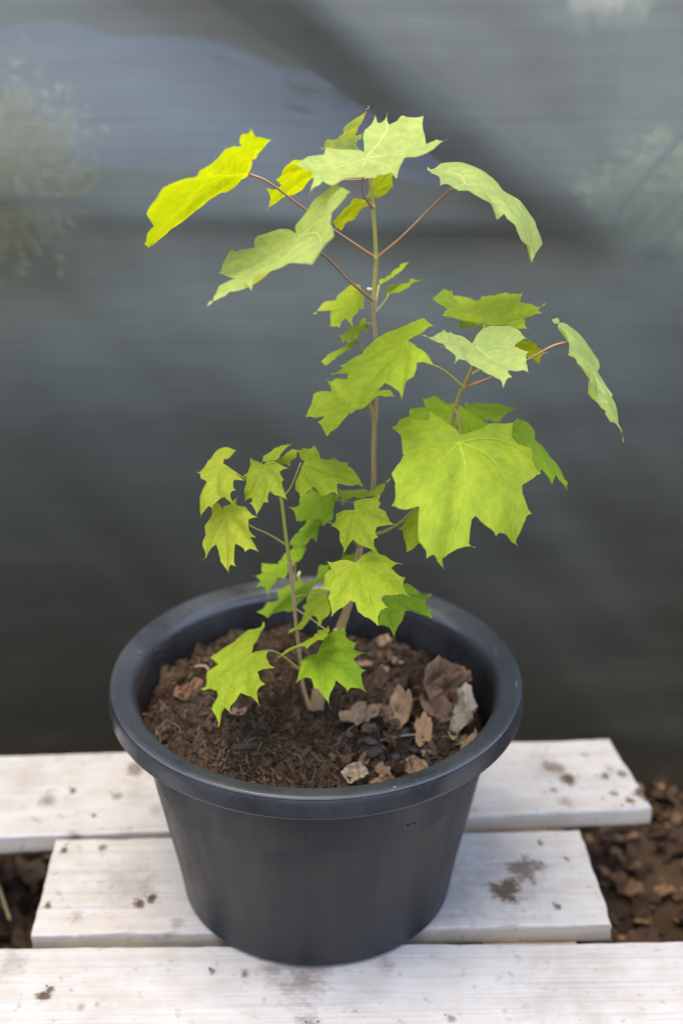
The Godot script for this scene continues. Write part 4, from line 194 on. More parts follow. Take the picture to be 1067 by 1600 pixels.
func lathe(prof: PackedVector2Array, segs: int, wob := 0.0) -> ArrayMesh:
	var v := PackedVector3Array()
	var uv := PackedVector2Array()
	var idx := PackedInt32Array()
	var n := prof.size()
	var len := 0.0
	for i in n:
		if i: len += prof[i].distance_to(prof[i - 1])
		for k in segs + 1:
			var an := TAU * (k % segs) / segs
			var r := prof[i].x * (1.0 + wob * (sin(an * 2.0 + 0.6) + .5 * sin(an * 3.0)))
			v.append(Vector3(-r * sin(an), prof[i].y, -r * cos(an)))
			uv.append(Vector2(float(k) / segs, len))
	var w := segs + 1
	for i in n - 1:
		for k in segs:
			var a := i * w + k
			idx.append_array(PackedInt32Array([a, a + w, a + 1, a + 1, a + w, a + w + 1]))
	return mesh_of(v, idx, uv)

func rounded(p: PackedVector2Array, rad: PackedFloat32Array) -> PackedVector2Array:
	var o := PackedVector2Array()
	for i in p.size():
		if i == 0 or i == p.size() - 1 or rad[i] <= 0.0:
			o.append(p[i])
			continue
		var a := p[i] + (p[i - 1] - p[i]).limit_length(rad[i])
		var b := p[i] + (p[i + 1] - p[i]).limit_length(rad[i])
		for k in 6:
			var t := k / 5.0
			o.append(a.lerp(p[i], t).lerp(p[i].lerp(b, t), t))
	return o

# ------------------------------------------------------------------ leaf blade
const TIPS := {"T": [0.0, 1.02], "A1": [-.70, .62], "C1": [.70, .62], "A2": [-.64, -.07], "C2": [.64, -.07]}
var veins := []

func leaf_veins() -> void:
	# veins: five main ones, then pairs of side veins on each
	for m in [["T", .0, 7], ["A1", .0, 5], ["C1", .0, 5], ["A2", .0, 3], ["C2", .0, 3]]:
		var tip := Vector2(TIPS[m[0]][0], TIPS[m[0]][1])
		veins.append([Vector2.ZERO, tip, 1.0])
		var d := tip.normalized()
		for k in m[2]:
			var t: float = 0.28 + 0.64 * float(k) / m[2]
			var at: Vector2 = tip * t
			var reach: float = (0.30 if m[0] == "T" else 0.24) * (1.12 - t)
			for sgn in [-1.0, 1.0]:
				veins.append([at, at + d.rotated(sgn * 0.82) * reach, 0.45])

func seg_dist(p: Vector2, a: Vector2, b: Vector2) -> float:
	var t := clampf((p - a).dot(b - a) / (b - a).length_squared(), 0.0, 1.0)
	return p.distance_to(a + (b - a) * t)

func stamp(im: Image, a: Vector2, b: Vector2, w0: float, w1: float, val: float, size: int) -> void:
	# a soft line drawn into the red channel by maximum; a, b in blade units
	var n := int(a.distance_to(b) * size * 0.9) + 2
	for k in n:
		var t := float(k) / (n - 1)
		var p := a.lerp(b, t) + (b - a).orthogonal() * 0.05 * sin(t * PI)
		var c := Vector2((p.x + .8) / 1.6, (p.y + .35) / 1.6) * size
		var w := lerpf(w0, w1, t) * size / 1.6
		var r := int(ceil(w * 2.0))
		for j in range(-r, r + 1):
			for i in range(-r, r + 1):
				var x := int(c.x) + i
				var yy := int(c.y) + j
				if x < 0 or yy < 0 or x >= size or yy >= size: continue
				var d := Vector2(x + .5, yy + .5).distance_to(c) / w
				if d > 2.0: continue
				var g := val * exp(-d * d * 1.4)
				if g > im.get_pixel(x, yy).r: im.set_pixel(x, yy, Color(g, g, g))

func leaf_textures() -> Array:
	var size := 512
	var vein := Image.create(size, size, false, Image.FORMAT_RGB8)
	for v in veins:
		stamp(vein, v[0], v[1], 0.013 if v[2] > .9 else 0.006, 0.003, v[2], size)
		if v[2] < .9:
			for k in 4:
				var t := 0.2 + 0.2 * k
				var at: Vector2 = v[0].lerp(v[1], t)
				var d: Vector2 = (v[1] - v[0]).normalized()
				for sgn in [-1.0, 1.0]: stamp(vein, at, at + d.rotated(sgn * 1.0) * 0.055, 0.003, 0.002, 0.22, size)
	var fine := noise(11, 0.03, 4).get_seamless_image(size, size)
	var mott := noise(12, 0.008, 3).get_seamless_image(size, size)
	var alb := Image.create(size, size, false, Image.FORMAT_RGB8)
	var hgt := Image.create(size, size, false, Image.FORMAT_RGB8)
	for y in size:
		for x in size:
			var v := vein.get_pixel(x, y).r
			var f := fine.get_pixel(x, y).r
			var m := mott.get_pixel(x, y).r
			var b := 0.80 + 0.10 * f + 0.06 * (m - .5)
			var g := b + v * 0.11
			alb.set_pixel(x, y, Color(clampf(g + v * .07 + (m - .5) * .05, 0, 1), clampf(g + v * .03, 0, 1), clampf(b * .92 + v * .30, 0, 1)))
			var h := 0.62 - v * 0.55 + (f - .5) * .16
			hgt.set_pixel(x, y, Color(h, h, h))
	return [ImageTexture.create_from_image(alb), ImageTexture.create_from_image(hgt)]

func poly(c: Array, from: int, a: float, b: float) -> float:
	# c[from..] are the coefficients of 1, a, b, a2, ab, b2 (and a3, a2b, ab2, b3 where given)
	var o: float = c[from] + c[from + 1] * a + c[from + 2] * b + c[from + 3] * a * a + c[from + 4] * a * b + c[from + 5] * b * b
	if c.size() == 10: o += c[6] * a * a * a + c[7] * a * a * b + c[8] * a * b * b + c[9] * b * b * b
	return o

func leaf_mesh(l: Dictionary, origin: Vector3, s: int) -> ArrayMesh:
	# l.o: the blade's outline in its own plane (mm), l.f: that plane, l.h: how the blade bends out of it, l.u: where its veins lie
	var f: Array = l.f
	var o := Vector3(f[0], f[1], f[2]) - origin
	var ex := Vector3(f[3], f[4], f[5])
	var ey := Vector3(f[6], f[7], f[8])
	var n := Vector3(f[9], f[10], f[11])
	var size: float = l.n * 1000.0
	var edge := PackedVector2Array()
	var m: int = l.o.size() / 2
	for i in m:
		var a := Vector2(l.o[i * 2], l.o[i * 2 + 1])
		var b := Vector2(l.o[(i + 1) % m * 2], l.o[(i + 1) % m * 2 + 1])
		var k := maxi(1, int(ceil(a.distance_to(b) / (size * .03))))
		for t in k: edge.append(a.lerp(b, float(t) / k))
	var lo := edge[0]
	var hi := edge[0]
	for p in edge:
		lo = lo.min(p); hi = hi.max(p)
	var pts := edge.duplicate()
	var step := size * .05
	var y := lo.y
	var row := 0
	while y < hi.y:
		var x := lo.x + (step * .5 if row % 2 else 0.0)
		while x < hi.x:
			var p := Vector2(x, y)
			if Geometry2D.is_point_in_polygon(p, edge):
				var near := 1e9
				for e in edge: near = minf(near, p.distance_squared_to(e))
				if near > step * step * .16: pts.append(p)
			x += step
		y += step * .87
		row += 1
	var tri := Geometry2D.triangulate_delaunay(pts)
	var idx := PackedInt32Array()
	for i in range(0, tri.size(), 3):
		var c := (pts[tri[i]] + pts[tri[i + 1]] + pts[tri[i + 2]]) / 3.0
		if not Geometry2D.is_point_in_polygon(c, edge): continue
		var cr := (pts[tri[i + 1]] - pts[tri[i]]).cross(pts[tri[i + 2]] - pts[tri[i]])
		if absf(cr) < 1e-4: continue
		if cr > 0: idx.append_array(PackedInt32Array([tri[i], tri[i + 1], tri[i + 2]]))
		else: idx.append_array(PackedInt32Array([tri[i], tri[i + 2], tri[i + 1]]))
	var wave := noise(100 + s, 1.5, 2)
	var v := PackedVector3Array()
	var uv := PackedVector2Array()
	for p in pts:
		var a := p.x / size
		var b := p.y / size
		var t := Vector2(poly(l.u, 0, a, b), poly(l.u, 6, a, b))
		var near := 9.0
		for q in veins:
			if q[2] > .9: near = minf(near, seg_dist(t, q[0], q[1]))
		var puff := smoothstep(0.0, 0.15, near) * 0.046 + wave.get_noise_2d(a, b) * .06 * clampf(p.length() / size, 0.0, 1.0)
		v.append(o + (ex * p.x + ey * p.y) * .001 + n * (poly(l.h, 0, a, b) + puff * l.n))
		uv.append(Vector2((t.x + .8) / 1.6, (t.y + .35) / 1.6))
	return mesh_of(v, idx, uv)

# ------------------------------------------------------------------ small lumps, crumbs, fibres
func add_lump(v: PackedVector3Array, idx: PackedInt32Array, col: PackedColorArray, at: Vector3, s: Vector3, c: Color) -> void:
	var b := Basis.from_euler(Vector3(rng.randf() * TAU, rng.randf() * TAU, rng.randf() * TAU))
	var o := v.size()
	var f := 1.618
	for q in [[-1, f, 0], [1, f, 0], [-1, -f, 0], [1, -f, 0], [0, -1, f], [0, 1, f], [0, -1, -f], [0, 1, -f], [f, 0, -1], [f, 0, 1], [-f, 0, -1], [-f, 0, 1]]:
		var p := Vector3(q[0], q[1], q[2]).normalized() * rng.randf_range(.7, 1.2)
		v.append(at + b * (p * s))
		col.append(c)
	for t in [0, 11, 5, 0, 5, 1, 0, 1, 7, 0, 7, 10, 0, 10, 11, 1, 5, 9, 5, 11, 4, 11, 10, 2, 10, 7, 6, 7, 1, 8, 3, 9, 4, 3, 4, 2, 3, 2, 6, 3, 6, 8, 3, 8, 9, 4, 9, 5, 2, 4, 11, 6, 2, 10, 8, 6, 7, 9, 8, 1]:
		idx.append(o + t)

func add_fibre(v: PackedVector3Array, idx: PackedInt32Array, col: PackedColorArray, p: PackedVector3Array, r: float, c: Color) -> void:
	var o := v.size()
	for i in p.size():
		var d := (p[mini(i + 1, p.size() - 1)] - p[maxi(i - 1, 0)]).normalized()
		var a := d.cross(Vector3(.2, .9, .3)).normalized()
		var b := d.cross(a)
		for k in 3:
			v.append(p[i] + (a * cos(TAU * k / 3.0) + b * sin(TAU * k / 3.0)) * r * (1.0 if i < p.size() - 1 else .4))
			col.append(c)
	for i in p.size() - 1:
		for k in 3:
			var q := o + i * 3 + k
			var q2 := o + i * 3 + (k + 1) % 3
			idx.append_array(PackedInt32Array([q, q2, q + 3, q2, q2 + 3, q + 3]))

func dry_leaf(s: int, a: float, b: float, curl: float, crumple: float, lobes := 0.25) -> ArrayMesh:
	# a withered scrap: a ragged outline, cupped and crumpled; lies in xz, origin at its lowest point
	var n := noise(s, 1.0, 3)
	var v := PackedVector3Array()
	var uv := PackedVector2Array()
	var idx := PackedInt32Array()
	var segs := 44
	var rings := 9
	for i in rings + 1:
		for k in segs:
			var an := TAU * k / segs
			var edge := 1.0 + lobes * n.get_noise_2d(cos(an) * .75 + 3.0, sin(an) * .75) * 2.2 + .05 * n.get_noise_2d(cos(an) * 4.0, sin(an) * 4.0 + 7.0)
			var rr := edge * i / rings
			var x := cos(an) * rr
			var z := sin(an) * rr
			var y := curl * (x * x * .8 + .3 * z * z) + crumple * (n.get_noise_2d(x * 1.1 + 11.0, z * 1.1) + .4 * absf(n.get_noise_2d(x * 2.4, z * 2.4 + 5.0)))
			v.append(Vector3(x * a, y * a, z * b))
			uv.append(Vector2(x * .5 + .5, z * .5 + .5))
	for i in rings:
		for k in segs:
			var p := i * segs + k
			var q := i * segs + (k + 1) % segs
			idx.append_array(PackedInt32Array([p, p + segs, q, q, p + segs, q + segs]))
	var low := 9.0
	for p in v: low = minf(low, p.y)
	for i in v.size(): v[i].y -= low
	return mesh_of(v, idx, uv)

# ------------------------------------------------------------------ surfaces
var soil_n := noise(31, 22.0, 5)
var soil_f := noise(32, 90.0, 3)

func soil_h(x: float, z: float) -> float:
	var mound := 0.015 * smoothstep(0.03, -0.10, x) + 0.004 * smoothstep(-.02, -.12, z)
	var edge := Vector2(x, z).length()
	return 0.1555 + mound + soil_n.get_noise_2d(x, z) * 0.016 + soil_f.get_noise_2d(x, z) * 0.0045 - 0.010 * smoothstep(0.118, 0.137, edge)

func inner_r(y: float) -> float:
	return lerpf(0.1065, 0.1385, (y - 0.008) / 0.175)

func board(called_tex_seed: int, c: Array, thick: float, parent: Node, warm: float) -> void:
	# c: back-left, back-right, front-right, front-left corners of the top as (x, z)
	var bl := Vector2(c[0][0], c[0][1]); var br := Vector2(c[1][0], c[1][1]); var fr := Vector2(c[2][0], c[2][1]); var fl := Vector2(c[3][0], c[3][1])
	var w := (bl.distance_to(fl) + br.distance_to(fr)) * .5
	var per := 2.0 * (w + thick)
	var e := noise(called_tex_seed, 9.0, 4)
	var e2 := noise(called_tex_seed + 1, 40.0, 3)
	var nx := 90
	# cross-section: (across 0..1, height, v)
	var ch := 0.0016
	var sec := []
	for k in 15: sec.append([lerpf(ch / w, 1.0 - ch / w, k / 14.0), 0.0])
	sec.append([1.0 - ch * .3 / w, -ch * .3]); sec.append([1.0, -ch])
	for k in 4: sec.append([1.0, lerpf(-ch * 2.0, -thick + ch, k / 3.0)])
	sec.append([1.0 - ch / w, -thick]); sec.append([ch / w, -thick])
	for k in 3: sec.append([0.0, lerpf(-thick + ch, -ch * 2.0, k / 2.0)])
	sec.append([0.0, -ch]); sec.append([ch * .3 / w, -ch * .3])
	var ns := sec.size()
	var v := PackedVector3Array()
	var uv := PackedVector2Array()
	var idx := PackedInt32Array()
	for i in nx + 1:
		var t := float(i) / nx
		var len := 0.0
		for k in ns + 1:
			var q: Array = sec[k % ns]
			var qp: Array = sec[maxi(k - 1, 0)]
			if k: len += Vector2((q[0] - qp[0]) * w, q[1] - qp[1]).length()
			var a := bl.lerp(br, t)
			var b := fl.lerp(fr, t)
			var p := a.lerp(b, q[0])
			var y: float = q[1]
			var wear := 0.0009 * e.get_noise_2d(p.x, 3.0 + q[0] * 2.0) + 0.0006 * e2.get_noise_2d(p.x, q[0] * 5.0)
			if q[0] < .02 or q[0] > .98: p.y += wear * (2.0 if q[0] > .5 else -2.0)
			y += 0.0006 * e.get_noise_2d(p.x * .6, p.y * 3.0) if y > -thick * .5 else 0.0
			if i == 0: p.x += 0.0012 * e2.get_noise_2d(p.y, y * 3.0)
			if i == nx: p.x += 0.0025 * e2.get_noise_2d(p.y * .7, y * 3.0 + 9.0)
			v.append(Vector3(p.x, y, p.y))
			uv.append(Vector2(t, len / per))
	for i in nx:
		for k in ns:
			var a := i * (ns + 1) + k
			idx.append_array(PackedInt32Array([a, a + ns + 1, a + 1, a + 1, a + ns + 1, a + ns + 2]))
	for e_ in [0, nx]:
		var mid := v.size()
		var cen := Vector3.ZERO
		for k in ns: cen += v[e_ * (ns + 1) + k] / ns
		v.append(cen)
		uv.append(Vector2(.02 if e_ == 0 else .98, .5))
		for k in ns:
			var a: int = v.size()
			v.append(v[e_ * (ns + 1) + k]); v.append(v[e_ * (ns + 1) + k + 1])
			uv.append(Vector2(.01 if e_ == 0 else .99, .45)); uv.append(Vector2(.02 if e_ == 0 else .98, .47))
			if e_ == 0: idx.append_array(PackedInt32Array([mid, a, a + 1]))
			else: idx.append_array(PackedInt32Array([mid, a + 1, a]))
	var m := std(Color.WHITE, 0.72, 0.4)
	var tx := board_texture(called_tex_seed, bl, br, fl, w, per, warm)
	m.albedo_texture = tx[0]
	m.heightmap_enabled = true
	m.heightmap_texture = tx[1]
	m.heightmap_scale = 0.07
	part("board", mesh_of(v, idx, uv), m, parent)

func board_texture(s: int, bl: Vector2, br: Vector2, fl: Vector2, w: float, per: float, warm: float) -> Array:
	var L := bl.distance_to(br)
	var W := 1024
	var H := 384
	var alb := PackedByteArray(); alb.resize(W * H * 3)
	var hg := PackedByteArray(); hg.resize(W * H)
	var grain := noise(s + 2, 1.0, 4)
	var coarse := noise(s + 3, 1.0, 3)
	var blot := noise(s + 4, 1.0, 4)
	var dots := noise(s + 5, 1.0, 4)
	var ux := (br - bl) / L
	var near := []
	for d in STAINS:
		var q := Vector2(d[0], d[1]) - bl
		var lx := q.dot(ux)
		var lz := q.dot(Vector2(-ux.y, ux.x))
		if lx > -.03 and lx < L + .03 and lz > -.01 and lz < w + .012: near.append([lx, lz, d[2], d[3]])
	for y in H:
		var z := float(y) / H * per          # metres round the section; the top comes first
		var rowd := []
		for d in near:
			if absf(z - d[1]) < d[2] * 3.4: rowd.append(d)
		for x in W:
			var px := float(x) / W * L
			var g := grain.get_noise_2d(px * 6.0, z * 420.0)
			var g2 := coarse.get_noise_2d(px * 2.2, z * 90.0)
			var bl_ := blot.get_noise_2d(px * 26.0, z * 34.0)
			var paint := clampf(0.80 + .24 * bl_ + .18 * g2 + .14 * g, 0.0, 1.0)
			# bare, weathered wood shows through thin whitewash
			var r := lerpf(.27, .435, paint)
			var gg := lerpf(.205, .425, paint) - warm * .02
			var b := lerpf(.15, .418, paint) - warm * .05
			var grey := clampf((g2 + .25 * g - .28) * 3.0, 0.0, .5)
			r = lerpf(r, .28, grey); gg = lerpf(gg, .275, grey); b = lerpf(b, .28, grey)
			if z > w and z < w + .021:
				r = lerpf(r, .48, .6); gg = lerpf(gg, .38, .6); b = lerpf(b, .26, .6)
			var dn := dots.get_noise_2d(px * 170.0, z * 170.0)
			var dn2 := dots.get_noise_2d(px * 60.0 + 40.0, z * 60.0)
			var dirt := clampf((dn2 - .34) * 2.2, 0.0, .55) * clampf(.4 + dn, 0.0, 1.0)
			for d in rowd:
				var dx: float = (px - d[0]) / d[2]
				var dz: float = (z - d[1]) / (d[2] * 1.35)
				var rr := sqrt(dx * dx + dz * dz) + .75 * dn2 + .45 * dn
				dirt = maxf(dirt, minf(1.0, d[3] * 1.3) * clampf((1.35 - rr - .5 * g) * (1.5 if d[3] > .5 else .9), 0.0, 1.0))
			dirt = minf(dirt, 1.0)
			var o := (y * W + x) * 3
			alb[o] = srgb8(lerpf(r, .085, dirt)); alb[o + 1] = srgb8(lerpf(gg, .055, dirt)); alb[o + 2] = srgb8(lerpf(b, .038, dirt))
			hg[y * W + x] = int(clampf(.5 + .28 * g + .12 * g2 + dirt * .25 + .1 * dn, 0.0, 1.0) * 255.0)
	return [ImageTexture.create_from_image(Image.create_from_data(W, H, false, Image.FORMAT_RGB8, alb)), ImageTexture.create_from_image(Image.create_from_data(W, H, false, Image.FORMAT_L8, hg))]

var lut := PackedByteArray()
func srgb8(l: float) -> int:
	if lut.is_empty():
		lut.resize(1024)
		for i in 1024: lut[i] = int(round(Color(i / 1023.0, 0, 0).linear_to_srgb().r * 255.0))
	return lut[int(clampf(l, 0.0, 1.0) * 1023.0)]

var slack := noise(70, 1.0, 2)
func cloth_z(x: float, y: float) -> float:
	var z := -0.300 - 0.10 * (y + .13)
	# slack hang: long slanting folds
	z += 0.030 * slack.get_noise_2d(x * 2.4 + y * 1.7, y * .8 - x * .3)
	z += 0.007 * slack.get_noise_2d(x * 7.0 + y * 5.0 + 20.0, y * 1.6)
	if y < -0.08: z += 0.05 * pow((-.08 - y) / .05, 2.0) * .5
	return z

func hanging_cloth(x0: float, x1: float, y0: float, y1: float, nx: int, ny: int) -> ArrayMesh:
	var v := PackedVector3Array()
	var uv := PackedVector2Array()
	var idx := PackedInt32Array()
	var n := noise(71, 6.0, 3)
	for j in ny + 1:
		for i in nx + 1:
			var x := lerpf(x0, x1, float(i) / nx)
			var y := lerpf(y0, y1, float(j) / ny)
			v.append(Vector3(x, y, cloth_z(x, y) + .004 * n.get_noise_2d(x * .5, y * 1.6)))
			uv.append(Vector2(x, y))
	for j in ny:
		for i in nx:
			var a := j * (nx + 1) + i
			idx.append_array(PackedInt32Array([a, a + nx + 1, a + 1, a + 1, a + nx + 1, a + nx + 2]))
	return mesh_of(v, idx, uv)

func cloth_texture() -> ImageTexture:
	var W := 512
	var H := 1024
	var a := noise(81, 1.0, 3)
	var b := noise(82, 1.0, 3)
	var d := PackedByteArray(); d.resize(W * H * 4)
	for y in H:
		var thread := a.get_noise_1d(y * .75) * .8 + a.get_noise_1d(y * .16 + 500.0) * .2
		for x in W:
			var t := thread + .5 * b.get_noise_2d(x * .02, y * .55) + .3 * b.get_noise_2d(x * .02 + 90.0, y * .02)
			var o := (y * W + x) * 4
			var k := .86 + .13 * t
			d[o] = srgb8(.345 * k); d[o + 1] = srgb8(.340 * k); d[o + 2] = srgb8(.265 * k)
			d[o + 3] = int(clampf(.84 + .03 * t, .5, .97) * 255.0)
	return ImageTexture.create_from_image(Image.create_from_data(W, H, false, Image.FORMAT_RGBA8, d))

func ground_h(x: float, z: float) -> float:
	var h := -0.135
	return h

# ------------------------------------------------------------------ scene
func _ready() -> void:
	rng.seed = 20240611
	# camera
	var cam := Camera3D.new()
	cam.name = "camera"
	cam.fov = 41.29
	cam.near = 0.05
	cam.far = 200.0
	cam.transform = Transform3D(Basis(Vector3(0.999507, 0.003842, 0.031158), Vector3(0.009901, 0.903257, -0.428986), Vector3(-0.029792, 0.429083, 0.902773)), Vector3(-0.010826, 0.765238, 0.903133))
	var att := CameraAttributesPhysical.new()
	att.frustum_focal_length = 50.0
	att.frustum_focus_distance = 0.915
	att.exposure_aperture = 4.0
	att.exposure_multiplier = 1.0
	cam.attributes = att
	add_child(cam)
	cam.fov = 41.29
	cam.current = true
	# sky: bright high cloud
	var env := Environment.new()
	env.background_mode = Environment.BG_SKY
	var sky := Sky.new()
	var sm := ProceduralSkyMaterial.new()
	sm.sky_top_color = Color(0.70, 0.80, 0.98)
	sm.sky_horizon_color = Color(0.90, 0.92, 0.95)
	sm.sky_curve = 0.12
	sm.ground_bottom_color = Color(0.16, 0.15, 0.13)
	sm.ground_horizon_color = Color(0.45, 0.45, 0.43)
	sky.sky_material = sm
	env.sky = sky
	env.tonemap_mode = Environment.TONE_MAPPER_LINEAR
	env.background_energy_multiplier = 1.0
	env.tonemap_exposure = 3.0
	env.sdfgi_enabled = true
	env.ssao_enabled = true
	env.ssil_enabled = true
	var we := WorldEnvironment.new()
	we.name = "world_environment"
	we.environment = env
	add_child(we)
	var sun := DirectionalLight3D.new()
	sun.name = "sun"
	sun.light_energy = 0.5
	sun.light_angular_distance = 40.0
	sun.light_color = Color(1.0, 0.96, 0.90)
	sun.shadow_enabled = true
	add_child(sun)
	sun.look_at_from_position(Vector3(-0.45, 2.2, 0.25), Vector3(0, 0, 0))

	build_setting()
	build_pallet()
	build_pot()
	build_soil()
	build_sapling()

func build_setting() -> void:
	# ground: one sheet, finer near the pot
	var v := PackedVector3Array()
	var idx := PackedInt32Array()
	var col := PackedColorArray()
	var n := noise(5, 14.0, 5)
	var cn := noise(6, 5.0, 4)
	var N := 300
	for j in N + 1:
		for i in N + 1:
			var a := (float(i) / N * 2.0 - 1.0)
			var b := (float(j) / N * 2.0 - 1.0)
			var x := signf(a) * (absf(a) * 1.6 + 30.0 * pow(absf(a), 8.0))
			var z := signf(b) * (absf(b) * 3.0 + 30.0 * pow(absf(b), 8.0))
			v.append(Vector3(x, ground_h(x, z) + .012 * n.get_noise_2d(x, z), z))
			var k := clampf(.5 + .9 * cn.get_noise_2d(x, z), 0.0, 1.0)
			var c := Color(.030, .019, .013).lerp(Color(.085, .055, .035), k)
			col.append(c)
	for j in N:
		for i in N:
			var a := j * (N + 1) + i
			idx.append_array(PackedInt32Array([a, a + 1, a + N + 1, a + 1, a + N + 2, a + N + 1]))
	var gm := bumped(std(Color.WHITE, .95, .2), 8, .05, .25, 14.0)
	gm.vertex_color_use_as_albedo = true
	var g := part("ground", mesh_of(v, idx, PackedVector2Array(), col), gm, self)
	tag(g, "dark brown bare earth under and around the pallet", "ground", "", "structure")

	# leaf litter on the ground beside the boards
	v = PackedVector3Array(); idx = PackedInt32Array(); col = PackedColorArray()
	for k in 3200:
		var x := rng.randf_range(-.62, .62)
		var z := rng.randf_range(-.30, .14)
		if absf(x) < .17: continue
		var y := -0.135 + .012 * n.get_noise_2d(x, z)
		var s := rng.randf_range(.006, .017)
		var c := Color(.05, .030, .018).lerp(Color(.26, .155, .085), pow(rng.randf(), 2.6))
		if rng.randf() < .25: c = Color(.045, .028, .02)
		var bs := Basis.from_euler(Vector3(rng.randf_range(-.7, .7), rng.randf() * TAU, rng.randf_range(-.7, .7)))
		var o := v.size()
		var W := 5
		var asp := rng.randf_range(.4, 1.0)
		var cu := rng.randf_range(-.6, .9)
		for a in W:
			for b in W:
				var p := Vector2(a - 2.0, b - 2.0) * .5
				p *= (1.0 - .28 * p.length()) * rng.randf_range(.85, 1.1)
				v.append(Vector3(x, y + .006 + s * .25, z) + bs * (Vector3(p.x, cu * p.x * p.x * .6 + rng.randf_range(-.08, .08), p.y * asp) * s))
				col.append(c * rng.randf_range(.85, 1.1))
		for a in W - 1:
			for b in W - 1:
				var q := o + a * W + b
				idx.append_array(PackedInt32Array([q, q + W, q + 1, q + 1, q + W, q + W + 1]))
	var lm := std(Color.WHITE, .85, .3)
	lm.vertex_color_use_as_albedo = true
	tag(part("leaf_litter", mesh_of(v, idx, PackedVector2Array(), col), lm, self), "brown fallen leaf litter on the earth beside the boards", "leaf litter", "", "stuff")

	# a straw on the ground left of the middle board
	var straw := tube(PackedVector3Array([Vector3(-.335, -.120, -.150), Vector3(-.304, -.104, -.120), Vector3(-.282, -.112, -.075)]), PackedFloat32Array([.0022, .0026, .0008]), 6, 6)
	tag(part("straw_blade", straw, std(lin(.55, .42, .20), .7), self), "pale yellow dry straw lying in the litter beside the boards", "straw")

	# shade cloth
	var cm := std(Color.WHITE, .92, .25)
	cm.albedo_texture = cloth_texture()
	cm.transparency = BaseMaterial3D.TRANSPARENCY_ALPHA
	cm.uv1_scale = Vector3(1.0, 1.6, 1.0)
	cm.backlight_enabled = true
	cm.backlight = lin(1.0, 1.0, 1.0) * 1.32
	var cloth := part("shade_cloth", hanging_cloth(-1.3, 1.3, -.135, 1.25, 150, 130), cm, self)
	tag(cloth, "dark grey green translucent shade cloth hanging behind the pot", "shade cloth")

	build_behind()

func tube_on_cloth(path: Array, s: int) -> ArrayMesh:
	# a rod that lies against the back of the cloth: x, y, radius
	var pts := PackedVector3Array()
	var r := PackedFloat32Array()
	for i in path.size() - 1:
		for k in 8:
			var t := k / 8.0
			var q := Vector3(path[i][0], path[i][1], path[i][2]).lerp(Vector3(path[i + 1][0], path[i + 1][1], path[i + 1][2]), t)
			pts.append(Vector3(q.x, q.y, 0))
			r.append(q.z)
	var z := []
	for i in pts.size(): z.append(cloth_z(pts[i].x, pts[i].y) - r[i] - .022)
	for i in pts.size():
		var sum := 0.0
		for k in range(-2, 3): sum += z[clampi(i + k, 0, pts.size() - 1)]
		pts[i].z = minf(sum / 5.0, z[i])
	return tube(pts, r, 10, 2, .05, s)

